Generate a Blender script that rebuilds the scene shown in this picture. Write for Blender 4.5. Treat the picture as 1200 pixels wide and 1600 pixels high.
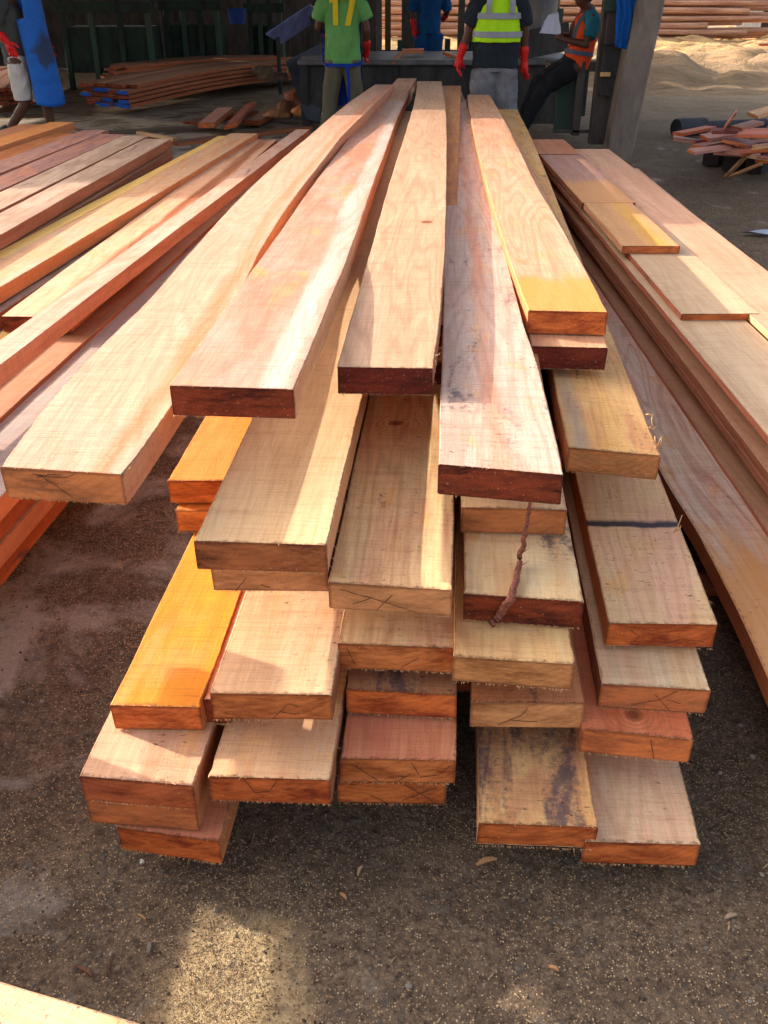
import bpy, bmesh, math, random
from mathutils import Vector, Matrix, noise
R = math.radians
for o in list(bpy.data.objects): bpy.data.objects.remove(o)
sc = bpy.context.scene
col = sc.collection
# ------------------------------------------------------------ camera
F, PITCH, H = 1450.0, R(30.2), 1.70
cam = bpy.data.cameras.new('camera'); co = bpy.data.objects.new('camera', cam); col.objects.link(co)
co.location = (0, 0, H); co.rotation_euler = (R(90) - PITCH, 0, 0)
cam.sensor_fit = 'VERTICAL'; cam.sensor_height = 24; cam.lens = 24 * F / 1600
cam.clip_start = 0.05; cam.clip_end = 600
cam.dof.use_dof = False
sc.camera = co
sc.render.resolution_x, sc.render.resolution_y = 768, 1024
# ------------------------------------------------------------ light
LD = Vector((1, -0.44, -0.46)).normalized()          # direction the sunlight travels
w = bpy.data.worlds.new('World'); sc.world = w; w.use_nodes = True
nt = w.node_tree
sky = nt.nodes.new('ShaderNodeTexSky'); sky.sky_type = 'NISHITA'; sky.sun_disc = False
sky.sun_elevation = math.asin(-LD.z); sky.sun_rotation = math.atan2(-LD.x, -LD.y)
sky.dust_density = 5.0; sky.air_density = 0.8; sky.ozone_density = 0.4
hs = nt.nodes.new('ShaderNodeHueSaturation'); hs.inputs['Saturation'].default_value = 0.6; nt.links.new(sky.outputs[0], hs.inputs['Color'])   # hazy tropical sky
nt.links.new(hs.outputs[0], nt.nodes['Background'].inputs[0]); nt.nodes['Background'].inputs[1].default_value = 0.15
sun = bpy.data.lights.new('sun', 'SUN'); sun.energy = 2.5; sun.angle = R(0.4); sun.color = (1.0, 0.93, 0.82)
so = bpy.data.objects.new('sun', sun); col.objects.link(so)
so.rotation_euler = LD.to_track_quat('-Z', 'Y').to_euler()
sc.view_settings.view_transform = 'Standard'; sc.view_settings.look = 'None'
sc.view_settings.exposure = 1.7; sc.view_settings.gamma = 1
# ------------------------------------------------------------ helpers
SP, CP = math.sin(PITCH), math.cos(PITCH)
def at(x, y, z):
    a = (x - 600) / F; b = (800 - y) / F
    r = Vector((a, CP + b * SP, -SP + b * CP)); k = (z - H) / r.z
    return Vector((r.x * k, r.y * k, z))
def atY(x, y, Y):
    a = (x - 600) / F; b = (800 - y) / F
    r = Vector((a, CP + b * SP, -SP + b * CP)); k = Y / r.y
    return Vector((r.x * k, Y, H + r.z * k))
def lin(c):
    return tuple(((v / 255) / 12.92 if v / 255 <= 0.04045 else ((v / 255 + 0.055) / 1.055) ** 2.4) for v in c) + (1,)
def tag(o, label=None, cat=None, group=None, kind=None):
    if label: o['label'] = label
    if cat: o['category'] = cat
    if group: o['group'] = group
    if kind: o['kind'] = kind
    return o
def empty(name, loc=(0, 0, 0)):
    o = bpy.data.objects.new(name, None); col.objects.link(o); o.location = loc; o.empty_display_size = 0.1
    return o
def link(name, bm, mats, parent=None, smooth=False, origin=None):
    me = bpy.data.meshes.new(name)
    if origin is not None: bmesh.ops.translate(bm, verts=bm.verts, vec=-Vector(origin))
    bm.to_mesh(me); bm.free()
    for m in (mats if isinstance(mats, (list, tuple)) else [mats]): me.materials.append(m)
    if smooth:
        for p in me.polygons: p.use_smooth = True
    o = bpy.data.objects.new(name, me); col.objects.link(o)
    if parent is not None:
        o.parent = parent
        if origin is not None: o.location = Vector(origin) - parent.location
        else: o.location = -parent.location
    elif origin is not None: o.location = origin
    return o
# ------------------------------------------------------------ node helpers
LIN = lin
class NT:
    def __init__(s, name):
        s.m = bpy.data.materials.new(name); s.m.use_nodes = True; s.t = s.m.node_tree
        s.b = s.t.nodes['Principled BSDF']; s.b.inputs['Specular IOR Level'].default_value = 0.3
    def n(s, typ, **kw):
        nd = s.t.nodes.new(typ)
        for k, v in kw.items():
            if hasattr(nd, k) and not k.startswith('i_'): setattr(nd, k, v)
            else: nd.inputs[k].default_value = v
        return nd
    def l(s, a, b): s.t.links.new(a, b)
    def uv(s, name): return s.n('ShaderNodeUVMap', uv_map=name).outputs[0]
    def obj(s): return s.n('ShaderNodeTexCoord').outputs['Object']
    def mapv(s, v, scale, loc=(0, 0, 0), rot=(0, 0, 0)):
        m = s.n('ShaderNodeMapping'); m.inputs['Scale'].default_value = scale; m.inputs['Location'].default_value = loc
        m.inputs['Rotation'].default_value = rot; s.l(v, m.inputs[0]); return m.outputs[0]
    def noise(s, v, scale=1, detail=4, rough=0.55, dist=0, dim='3D'):
        n = s.n('ShaderNodeTexNoise', noise_dimensions=dim); n.inputs['Scale'].default_value = scale
        n.inputs['Detail'].default_value = detail; n.inputs['Roughness'].default_value = rough; n.inputs['Distortion'].default_value = dist
        s.l(v, n.inputs['Vector']); return n.outputs[0]
    def rng(s, v, a, b, c=0, d=1, smooth=False):
        m = s.n('ShaderNodeMapRange', interpolation_type='SMOOTHSTEP' if smooth else 'LINEAR')
        for i, x in zip(('From Min', 'From Max', 'To Min', 'To Max'), (a, b, c, d)): m.inputs[i].default_value = x
        s.l(v, m.inputs[0]); return m.outputs[0]
    def mix(s, f, a, b, mode='MIX'):
        m = s.n('ShaderNodeMix', data_type='RGBA', blend_type=mode, clamp_factor=True)
        for sock, v in ((m.inputs['Factor'], f), (m.inputs[6], a), (m.inputs[7], b)):
            if isinstance(v, (int, float)): sock.default_value = v
            elif isinstance(v, tuple): sock.default_value = v
            else: s.l(v, sock)
        return m.outputs[2]
    def math(s, op, a, b=0.0, c=0.0):
        m = s.n('ShaderNodeMath', operation=op)
        for i, v in enumerate((a, b, c)):
            if isinstance(v, (int, float)): m.inputs[i].default_value = v
            else: s.l(v, m.inputs[i])
        return m.outputs[0]
    def out(s, color=None, rough=0.7, bump=None, bs=0.3, bd=0.01, spec=None):
        if color is not None:
            if isinstance(color, tuple): s.b.inputs['Base Color'].default_value = color
            else: s.l(color, s.b.inputs['Base Color'])
        if isinstance(rough, (int, float)): s.b.inputs['Roughness'].default_value = rough
        else: s.l(rough, s.b.inputs['Roughness'])
        if spec is not None: s.b.inputs['Specular IOR Level'].default_value = spec
        if bump is not None:
            bn = s.n('ShaderNodeBump'); bn.inputs['Strength'].default_value = bs; bn.inputs['Distance'].default_value = bd
            s.l(bump, bn.inputs['Height']); s.l(bn.outputs[0], s.b.inputs['Normal'])
        return s.m
# ------------------------------------------------------------ wood
_wc = {}
def wood(base, alt, pink=None, pa=0.0, stain=0.0, tint=None, tl=0.0, ta=0.8, band=None, grain=0.5, rough=0.6, stripe=None, knot=None, ku=1.0, name='sawn_wood', sc_=1.0, speck=0.5):
    """base/alt sapwood tones; pink: blotches; stain: blue-black sap stain; tint: colour of the fresh end zone (length tl m);
    band=(u0,u1) a dark mark across; stripe=(v0,v1,colour) a streak along the board"""
    key = (base, alt, pink, pa, stain, tint, tl, ta, band, grain, rough, stripe, knot, ku, sc_, speck)
    if key in _wc: return _wc[key]
    k = NT(name)
    def lin(c, g=1.12, d=.0):
        r_ = LIN(c); m_ = sum(r_[:3]) / 3
        return tuple(min(.86, (v * (1 - d) + m_ * d) * g) for v in r_[:3]) + (1,)
    g = k.uv('grain'); r = k.uv('raw')
    sx = k.n('ShaderNodeSeparateXYZ'); k.l(r, sx.inputs[0]); U, V = sx.outputs[0], sx.outputs[1]
    n1 = k.noise(k.mapv(g, (0.9, 14, 1)), 1.0, 5, 0.6, 0.6)
    c = k.mix(k.rng(n1, 0.33, 0.68), lin(base), lin(alt))
    if pink:
        n2 = k.noise(k.mapv(g, (2.2, 6.5, 1), (3, 7, 2)), 1.0, 5, 0.62, 1.0)
        c = k.mix(k.math('MULTIPLY', k.rng(n2, 0.42, 0.62, smooth=True), pa), c, lin(pink))
    if pink and speck >= .7:
        n5 = k.noise(k.mapv(g, (3.5, 8, 1), (5, 2, 8)), 1.0, 5, 0.65, .6)
        c = k.mix(k.rng(n5, .56, .70, 0, .6), c, lin((228, 164, 84)))
    if stripe:
        v0, v1, sc1 = stripe
        wob = k.math('ADD', V, k.rng(k.noise(k.mapv(g, (1.6, 3, 1), (9, 1, 0)), 1.0, 3), 0, 1, -0.16, 0.16))
        m = k.math('MULTIPLY', k.rng(wob, v0 - 0.1, v0 + 0.05, smooth=True), k.rng(wob, v1 - 0.05, v1 + 0.1, 1, 0, smooth=True))
        m = k.math('MULTIPLY', m, k.rng(n1, 0.3, 0.6, 0.35, 0.95))
        c = k.mix(m, c, lin(sc1))
    big = k.noise(k.mapv(g, (0.55, 2.2, 1), (8, 2, 6)), 1.0, 3, 0.55, 0.5)
    c = k.mix(k.rng(big, 0.35, 0.7, 0, 0.35), c, (0.8, 0.64, 0.52, 1), 'MULTIPLY')
    # growth-ring figure, drifting along the board
    gw = k.noise(k.mapv(g, (0.55, 4.5, 1), (5, 5, 5)), 1.0, 2, 0.5, 0.3)
    rings = k.math('SINE', k.math('MULTIPLY', gw, 95.0 * sc_))
    fib = k.noise(k.mapv(g, (7, 120, 1)), 1.0, 5, 0.75, 0.4)
    c = k.mix(k.math('MULTIPLY', k.rng(rings, 0.0, 1.0), min(1, 0.30 * grain)), c, (0.42, 0.2, 0.1, 1), 'MULTIPLY')
    c = k.mix(k.math('MULTIPLY', k.rng(fib, 0.38, 0.68), min(1, 0.42 * grain + .10)), c, (0.55, 0.36, 0.26, 1), 'MULTIPLY')
    # bandsaw marks across the board
    saw = k.noise(k.mapv(g, (150, 6, 1), rot=(0, 0, .03)), 1.0, 4, 0.75, .3)
    saw2 = k.noise(k.mapv(g, (26, 2.4, 1), (4, 4, 4)), 1.0, 4, 0.7, .3)
    sawp = k.noise(k.mapv(g, (1.3, 4, 1), (1, 8, 4)), 1.0, 2, 0.6)
    c = k.mix(k.math('MULTIPLY', k.rng(saw, 0.5, 0.8), k.rng(sawp, 0.35, 0.65, 0.3, 0.85)), c, (0.55, 0.4, 0.34, 1), 'MULTIPLY')
    c = k.mix(k.rng(saw2, 0.52, 0.72, 0, 0.32), c, (0.62, 0.45, 0.36, 1), 'MULTIPLY')
    if tint:
        e = k.math('ADD', U, k.rng(k.noise(k.mapv(g, (3, 12, 1), (2, 2, 2)), 1.0, 4), 0, 1, -0.35 * tl, 0.35 * tl))
        c = k.mix(k.rng(e, tl * 0.75, tl * 1.1, ta, 0, smooth=True), c, lin(tint))
    if stain > 0:
        s1 = k.noise(k.mapv(g, (2.2, 9, 1), (6, 3, 1)), 1.0, 6, 0.62, 0.8)
        s2 = k.noise(k.mapv(g, (70, 60, 1)), 1.0, 3, 0.7)
        m = k.math('ADD', s1, k.rng(s2, 0, 1, -0.16, 0.16))
        m = k.rng(m, 0.66 - 0.22 * stain, 0.76 - 0.14 * stain, 0, 0.8, smooth=True)
        c = k.mix(m, c, lin((70, 62, 72)))
    if band:
        wv = k.math('ADD', U, k.rng(k.noise(k.mapv(g, (8, 14, 1)), 1.0, 4), 0, 1, -0.02, 0.02))
        m = k.math('MULTIPLY', k.rng(wv, band[0] - .006, band[0] + .006, smooth=True), k.rng(wv, band[1] - .012, band[1] + .012, 1, 0, smooth=True))
        c = k.mix(k.math('MULTIPLY', m, 0.95), c, LIN((34, 34, 48)))
    # dirt specks and small pin marks
    sp = k.noise(k.mapv(g, (95, 38, 1), (2, 9, 1)), 1.0, 4, 0.72)
    spp = k.noise(k.mapv(g, (2.5, 6, 1), (7, 9, 1)), 1.0, 3, 0.6)
    m = k.math('MULTIPLY', k.rng(sp, 0.60, 0.66), k.rng(spp, 0.38, 0.62))
    c = k.mix(k.math('MULTIPLY', m, min(1, speck)), c, lin((62, 34, 26)))
    if knot is not None:
        kv = k.mapv(r, (1, 0.25, 1), (-ku, -0.25 * knot, 0)); 
        d = k.n('ShaderNodeVectorMath', operation='LENGTH'); k.l(kv, d.inputs[0])
        dd = k.math('ADD', d.outputs['Value'], k.rng(k.noise(k.mapv(g, (14, 30, 1)), 1.0, 3), 0, 1, -0.02, 0.02))
        rr = k.math('MULTIPLY', k.rng(k.math('SINE', k.math('MULTIPLY', dd, 420.0)), 0, 1), k.rng(dd, 0.02, 0.14, 1, 0))
        c = k.mix(k.math('MULTIPLY', rr, 0.6), c, lin((160, 95, 50)))
        c = k.mix(k.rng(dd, 0.008, 0.028, 0.85, 0, smooth=True), c, lin((110, 55, 30)))
    # worn, dirty arrises and a chipped front edge
    av = k.math('MINIMUM', V, k.math('SUBTRACT', 1.0, V)); rg = k.noise(k.mapv(g, (45, 45, 1), (1, 1, 3)), 1.0, 4, .75)
    inb = k.math('MULTIPLY', k.rng(V, -.001, 0, 0, 1), k.rng(V, 1, 1.001, 1, 0))
    m = k.math('MULTIPLY', inb, k.rng(k.math('SUBTRACT', k.math('ABSOLUTE', av), k.rng(rg, .42, .72, 0, .022)), -.006, .002, .6, 0))
    c = k.mix(m, c, (.17, .085, .045, 1))
    m = k.rng(k.math('SUBTRACT', U, k.rng(rg, .4, .75, 0, .016)), -.004, .002, .65, 0)
    c = k.mix(m, c, (.14, .06, .03, 1))
    iso = k.noise(k.mapv(g, (230, 260, 1)), 1.0, 3, .7)
    c = k.mix(k.rng(iso, .5, .75, 0, .35), c, (.62, .46, .36, 1), 'MULTIPLY')
    oi = k.n('ShaderNodeObjectInfo').outputs['Random']
    c = k.mix(k.rng(oi, 0, 1, 0, .22), c, (.80, .66, .56, 1), 'MULTIPLY')
    h = k.math('ADD', k.math('MULTIPLY', saw, 0.7), k.math('ADD', k.math('MULTIPLY', fib, 0.5), k.math('ADD', k.math('MULTIPLY', saw2, 0.5), k.math('MULTIPLY', iso, .5))))
    m = k.out(c, rough, h, 0.6, 0.003, 0.2)
    _wc[key] = m; return m
_ec = {}
def endwood(c1, c2, stain=0.3, name='end_grain'):
    key = (c1, c2, stain)
    if key in _ec: return _ec[key]
    k = NT(name); g = k.uv('grain'); r = k.uv('raw')
    n1 = k.noise(k.mapv(g, (9, 42, 1), rot=(0, 0, 0.6)), 1.0, 5, 0.65, 0.7)
    c = k.mix(k.rng(n1, 0.38, 0.62), lin(tuple(v * .82 for v in c1)), lin(c2))
    n2 = k.noise(k.mapv(g, (60, 300, 1), rot=(0, 0, 0.6)), 1.0, 4, 0.75)
    c = k.mix(k.rng(n2, 0.42, 0.66, 0, 0.75), c, (0.45, 0.3, 0.22, 1), 'MULTIPLY')
    n3 = k.noise(k.mapv(g, (16, 55, 1), (4, 4, 4), (0, 0, -0.4)), 1.0, 5, 0.65, 1.5)
    c = k.mix(k.rng(n3, 0.64 - 0.08 * stain, 0.74 - 0.06 * stain, 0, 0.7 * min(1, stain * 2)), c, lin((52, 22, 16)))
    wv = k.noise(k.mapv(g, (7, 16, 1), (2, 6, 1)), 1.0, 3, .6)
    c = k.mix(k.rng(wv, .42, .64, 0, .6), c, lin(tuple(min(255, v * 1.12 + 6) for v in c2)))
    cen = k.n('ShaderNodeVectorMath', operation='LENGTH'); k.l(k.mapv(r, (1, .32, 1), (-.35, .55, 0)), cen.inputs[0])
    arc = k.math('SINE', k.math('MULTIPLY', k.math('ADD', cen.outputs['Value'], k.rng(wv, 0, 1, -.05, .05)), 95.0))
    c = k.mix(k.rng(arc, -.2, 1, 0, .2), c, (.5, .3, .2, 1), 'MULTIPLY')
    oi = k.n('ShaderNodeObjectInfo').outputs['Random']; oj = k.math('FRACT', k.math('MULTIPLY', oi, 7.31))
    c = k.mix(k.rng(oi, 0, 1, 0, .55), c, (.66, .5, .42, 1), 'MULTIPLY'); c = k.mix(k.rng(oj, .4, 1, 0, .3 if c1[0] > 165 else 0), c, lin((222, 166, 112)))
    n4 = k.noise(k.mapv(g, (150, 150, 1)), 1.0, 2, 0.7)
    c = k.mix(k.rng(n4, 0.66, 0.72, 0, 0.7), c, lin((225, 170, 110)))
    sx = k.n('ShaderNodeSeparateXYZ'); k.l(r, sx.inputs[0])
    ed = k.math('MINIMUM', k.math('MINIMUM', sx.outputs[0], k.math('SUBTRACT', 1.0, sx.outputs[0])), k.math('MULTIPLY', k.math('MINIMUM', sx.outputs[1], k.math('SUBTRACT', 1.0, sx.outputs[1])), 0.3))
    ed = k.math('ADD', ed, k.rng(n1, 0, 1, -0.012, 0.012))
    c = k.mix(k.rng(ed, 0.0, 0.03, 0.6, 0), c, lin((70, 26, 16)))
    m = k.out(c, 0.75, k.math('ADD', n1, n4), 0.6, 0.004, 0.25)
    _ec[key] = m; return m
def plank(st, t, mats, label, group=None, name='plank', cat='plank', seed=0, uvoff=None, parent=None, warp=1.0, step=0.06, splint=0.0, cham=0.0022):
    """st: [(left,right)] top edge stations from the near end to the far one (world, top Z in each)"""
    rnd = random.Random(seed)
    # resample
    L = [0.0]
    for i in range(1, len(st)): L.append(L[-1] + ((st[i][0] + st[i][1]) / 2 - (st[i - 1][0] + st[i - 1][1]) / 2).length)
    tot = L[-1]; n = max(4, int(tot / step)); pts = []
    def cr(vals, s):
        i = 0
        while i < len(L) - 2 and s > L[i + 1]: i += 1
        h = L[i + 1] - L[i]; q = (s - L[i]) / h
        p1, p2 = vals[i], vals[i + 1]
        def tan(j):
            if j == 0: return (vals[1] - vals[0]) / (L[1] - L[0])
            if j == len(L) - 1: return (vals[-1] - vals[-2]) / (L[-1] - L[-2])
            return (vals[j + 1] - vals[j - 1]) / (L[j + 1] - L[j - 1])
        m1, m2 = tan(i) * h, tan(i + 1) * h
        return p1 * (2 * q**3 - 3 * q**2 + 1) + m1 * (q**3 - 2 * q**2 + q) + p2 * (-2 * q**3 + 3 * q**2) + m2 * (q**3 - q**2)
    l_ = [a for a, b in st]; r_ = [b for a, b in st]
    ss = [0.0, 0.006, 0.02] + [tot * i / n for i in range(1, n)] + [tot]
    ss = sorted(set(ss)); 
    bm = bmesh.new(); uvg = bm.loops.layers.uv.new('grain'); uvr = bm.loops.layers.uv.new('raw')
    off = rnd.uniform(0, 40) if uvoff is None else uvoff
    rows = []
    cx = cham
    for s in ss:
        a, b = cr(l_, s), cr(r_, s)
        e = (b - a); wd = e.length; e.normalize(); dn = Vector((0, 0, -1))
        j = lambda f, am: noise.noise(Vector((s * f, off + am * 977, 3.3)))
        wl = j(4, 1) * 0.0022 * warp + j(38, 3) * 0.0012 * warp; wr = j(4, 2) * 0.0022 * warp + j(38, 4) * 0.0012 * warp
        a = a + e * wl; b = b + e * wr
        a = a + dn * j(1.5, 5) * 0.002; b = b + dn * j(1.5, 6) * 0.002
        c4 = [(a, cx, 0), ]
        ring = [a + e * cx, b - e * cx, b + dn * cx, b + dn * (t - cx), b + dn * t - e * cx, a + dn * t + e * cx, a + dn * (t - cx), a + dn * cx]
        co_ = [0, wd, wd + 0.004, wd + t, wd + t + .004, 2 * wd + t, 2 * wd + t + .004, 2 * wd + 2 * t]
        rows.append((s, [bm.verts.new(p) for p in ring], wd, e))
    # irregular saw cut at the near end: shift first ring along the board
    d0 = (cr(l_, 0.05) - cr(l_, 0.0)).normalized()
    for vi, v in enumerate(rows[0][1]):
        v.co += d0 * rnd.uniform(-0.0015, 0.0015)
    if step < .1:
        for ri in (0, 1, 2):
            for vi in range(8):
                rows[ri][1][vi].co += rows[0][3] * rnd.uniform(-.0016, .0016) + Vector((0, 0, rnd.uniform(-.0016, .0012)))
    skew = rnd.uniform(-0.004, 0.004)
    for i in (3, 4, 5, 6): rows[0][1][i].co += d0 * (0.003 + skew)
    for i in range(len(rows) - 1):
        s0, r0, wd, _ = rows[i]; s1, r1, _, _ = rows[i + 1]
        cs = [0, wd, wd + 0.003, wd + t, wd + t + .003, 2 * wd + t, 2 * wd + t + .003, 2 * wd + 2 * t, 2 * wd + 2 * t + .003]
        cs = [c_ * 1.0 for c_ in cs]
        for q in range(8):
            q2 = (q + 1) % 8
            f = bm.faces.new((r0[q], r1[q], r1[q2], r0[q2]))
            f.material_index = 0 if q in (0, 1, 7, 4, 5, 3) else 1
            f.smooth = False
            vr = {0: (0, 1), 1: (1, 1), 2: (1, 1.3), 3: (1.3, 1.3), 4: (0, 1), 5: (0, 0), 6: (0, -.3), 7: (-.3, 0)}[q]
            vals = ((s0, cs[q], vr[0]), (s1, cs[q], vr[0]), (s1, cs[q + 1], vr[1]), (s0, cs[q + 1], vr[1]))
            for lp, (u, v, rv) in zip(f.loops, vals):
                lp[uvg].uv = (u + off, v + off * 0.37); lp[uvr].uv = (u, rv)
    for end, rr in ((0, rows[0]), (1, rows[-1])):
        vs = rr[1]; f = bm.faces.new(vs if end == 0 else vs[::-1]); f.material_index = 2
        a0 = vs[7].co; e = rr[3]; wd = rr[2]
        for lp in f.loops:
            p = lp.vert.co - a0; x = p.dot(e); z = -p.z
            lp[uvg].uv = (x + off, z + off * .7); lp[uvr].uv = (min(1, max(0, x / wd)), min(1, max(0, z / t)))
    bmesh.ops.recalc_face_normals(bm, faces=bm.faces)
    mats = list(mats) + [mats[0]] * (3 - len(mats)) if len(mats) == 1 else mats
    if len(mats) == 2: mats = [mats[0], mats[0], mats[1]]
    org = (st[0][0] + st[0][1]) / 2 - Vector((0, 0, t))
    o = link(name, bm, mats, parent, origin=org)
    if label: tag(o, label, cat, group)
    o['_e'] = 0
    del o['_e']
    if step < .1 and parent is None and st[0][0].y < 3.2 and -.9 < st[0][0].x < .9:
        bm = bmesh.new(); a_, b_ = cr(l_, .001), cr(r_, .001); nf = Vector(((b_ - a_).y, -(b_ - a_).x, 0)).normalized()
        for (z0, cnt) in ((-t, 70), (0, 22)):
            for _ in range(cnt):
                p = a_.lerp(b_, rnd.random()) + Vector((0, 0, z0 + rnd.uniform(-.001, .001))); ln = rnd.uniform(.0015, .0045) * (1 if rnd.random() < .9 else 2.2)
                d = (nf * rnd.uniform(.3, 1) + Vector((rnd.uniform(-.8, .8), 0, rnd.uniform(-1, .3) if z0 < 0 else rnd.uniform(-.4, .8)))).normalized()
                tube_bm(bm, [p - d * .001, p + d * ln * .6, p + d * ln + Vector((rnd.uniform(-.001, .001), 0, 0))], [.0007, .0005, .0002], 3)
        c = link('saw_fuzz', bm, PALE, o); c.location = -o.location; c['kind'] = 'stuff'
    if splint > 0:
        splinters(o, [cr(r_, s) for s in [0.02 + 0.03 * i for i in range(int(splint * 30))]], rnd, t)
    return o
def tube_bm(bm, pts, rad, n=6, cap=True):
    rings = []
    for i, p in enumerate(pts):
        p = Vector(p)
        d = (Vector(pts[min(i + 1, len(pts) - 1)]) - Vector(pts[max(i - 1, 0)])).normalized()
        up = Vector((0, 0, 1)) if abs(d.z) < 0.75 else Vector((0, 1, 0))
        x = d.cross(up).normalized(); y = x.cross(d)
        r = rad[i] if isinstance(rad, (list, tuple)) else rad
        rx, ry = r if isinstance(r, (list, tuple)) else (r, r)
        rings.append([bm.verts.new(p + x * math.cos(2 * math.pi * k / n) * rx + y * math.sin(2 * math.pi * k / n) * ry) for k in range(n)])
    for a, b in zip(rings, rings[1:]):
        for k in range(n): bm.faces.new((a[k], a[(k + 1) % n], b[(k + 1) % n], b[k]))
    if cap:
        bm.faces.new(rings[0][::-1]); bm.faces.new(rings[-1])
    return rings
k_ = NT('pale_fibre'); PALE = k_.out(lin((206, 160, 112)), 0.85)
def splinters(o, pts, rnd, t):
    bm = bmesh.new()
    for p in pts:
        for _ in range(rnd.choice((0, 1, 1, 2))):
            q = p + Vector((rnd.uniform(-.002, .002), rnd.uniform(-.01, .01), rnd.uniform(-t * .9, 0)))
            ln = rnd.uniform(.004, .016) * (1 if rnd.random() < .8 else 1.8)
            d = Vector((rnd.uniform(.3, 1), rnd.uniform(-1, .5), rnd.uniform(-.8, .6))).normalized()
            tube_bm(bm, [q, q + d * ln * .6, q + d * ln + Vector((0, 0, rnd.uniform(-.3, .3) * ln))], [.0007, .0005, .0002], 3)
    if len(bm.verts) == 0: bm.free(); return
    c = link('frayed_fibres', bm, PALE, o); c.location = -o.location; c['kind'] = 'stuff'
# ============================================================ SETTING
def ground_mat():
    k = NT('dirt_with_sawdust'); p = k.obj()
    n0 = k.noise(p, 0.9, 6, 0.6, 0.6); n1 = k.noise(p, 6, 8, 0.65); n2 = k.noise(p, 45, 8, 0.7); n3 = k.noise(p, 170, 4, 0.75)
    c = k.mix(k.rng(n1, 0.3, 0.7), lin((100, 82, 66)), lin((134, 112, 90)))
    c = k.mix(k.rng(n2, 0.42, 0.66, 0, 0.9), c, lin((66, 52, 42)))
    c = k.mix(k.rng(n3, 0.48, 0.66, 0, 0.75), c, lin((44, 36, 31)))
    n6 = k.noise(k.mapv(p, (1, 1, 1), (6, 6, 6)), 110, 3, 0.7); c = k.mix(k.rng(n6, 0.54, 0.66, 0, 0.55), c, lin((160, 136, 108)))
    sxg = k.n('ShaderNodeSeparateXYZ'); k.l(p, sxg.inputs[0])
    gp = k.noise(k.mapv(p, (1, 1, 1), (13, 4, 0)), 2.3, 6, 0.62, 0.5)
    c = k.mix(k.rng(k.math('ADD', gp, k.rng(sxg.outputs[0], -1.1, -.35, .14, -.06)), 0.56, 0.68, 0, 0.6), c, lin((190, 180, 166)))
    # pale sawdust grains, denser in drifts
    vo = k.n('ShaderNodeTexVoronoi'); vo.inputs['Scale'].default_value = 190; k.l(p, vo.inputs['Vector'])
    gsel = k.n('ShaderNodeSeparateXYZ'); k.l(vo.outputs['Color'], gsel.inputs[0])
    grain = k.math('MULTIPLY', k.rng(vo.outputs['Distance'], 0.30, 0.42, 1, 0), 1.0)
    sx = k.n('ShaderNodeSeparateXYZ'); k.l(p, sx.inputs[0])
    # a drift of sawdust, paled in colour to brighten the sunlit patch
    dx = k.math('MULTIPLY', k.math('ADD', sx.outputs[0], 0.30), 2.6); dy = k.math('MULTIPLY', k.math('ADD', sx.outputs[1], -1.0), 1.6)
    dd = k.math('ADD', k.math('SQRT', k.math('ADD', k.math('MULTIPLY', dx, dx), k.math('MULTIPLY', dy, dy))), k.rng(n1, 0, 1, -0.35, 0.35))
    sunlit_drift = k.rng(dd, 0.28, 0.52, 0.9, 0.0, smooth=True)
    dens = k.math('MAXIMUM', sunlit_drift, k.rng(k.noise(k.mapv(p, (1, 1, 1), (3, 8, 1)), 3.2, 5, 0.65), 0.4, 0.75, 0.08, 0.6))
    sel = k.math('MULTIPLY', k.math('LESS_THAN', gsel.outputs[0], dens), grain)
    c = k.mix(sel, c, k.mix(gsel.outputs[1], lin((214, 186, 144)), lin((170, 138, 100))))
    c = k.mix(k.math('MULTIPLY', sunlit_drift, .8), c, k.mix(k.rng(n2, .35, .65), lin((226, 196, 146)), lin((176, 144, 102))))
    # stones / compacted lumps
    v2 = k.n('ShaderNodeTexVoronoi', feature='SMOOTH_F1'); v2.inputs['Scale'].default_value = 38; k.l(k.mapv(p, (1, 1, 1), (2, 2, 2)), v2.inputs['Vector'])
    st = k.math('MULTIPLY', k.rng(v2.outputs['Distance'], 0.2, 0.42, 1, 0, smooth=True), k.rng(k.noise(p, 9, 3), 0.5, 0.62))
    c = k.mix(k.math('MULTIPLY', st, 0.5), c, lin((96, 92, 86)))
    # far yard is paler, dusty
    fy = k.rng(k.math('ADD', sx.outputs[1], k.rng(n0, 0, 1, -3, 3)), 12, 17)
    c = k.mix(k.math('MULTIPLY', fy, 0.75), c, k.mix(k.rng(n1, 0.3, 0.7), lin((150, 130, 104)), lin((176, 152, 120))))
    h = k.math('ADD', k.math('MULTIPLY', n2, 1.2), k.math('ADD', k.math('MULTIPLY', sel, 0.35), k.math('ADD', k.math('MULTIPLY', st, 0.6), k.math('MULTIPLY', n3, 0.4))))
    return k.out(c, 0.92, h, 0.8, 0.009, 0.15)
GM = ground_mat()
def sheet(name, xs, ys, zf, mat, **kw):
    bm = bmesh.new(); g = [[bm.verts.new((x, y, zf(x, y))) for x in xs] for y in ys]
    for j in range(len(ys) - 1):
        for i in range(len(xs) - 1): bm.faces.new((g[j][i], g[j][i + 1], g[j + 1][i + 1], g[j + 1][i]))
    o = link(name, bm, mat, smooth=True); tag(o, **kw); return o
def frange(a, b, n): return [a + (b - a) * i / n for i in range(n + 1)]
xs = [-300, -120, -60, -30, -16, -9, -5, -3] + frange(-2, 2.5, 170) + [3, 3.5, 4, 5, 6, 8, 12, 20, 30, 60, 120, 300]
ys = [-300, -100, -30, -10, -3, 0, .5] + frange(0.8, 3.0, 90) + frange(3.2, 12, 50) + [13, 14, 16, 18, 20, 24, 28, 35, 50, 80, 150, 400]
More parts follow.
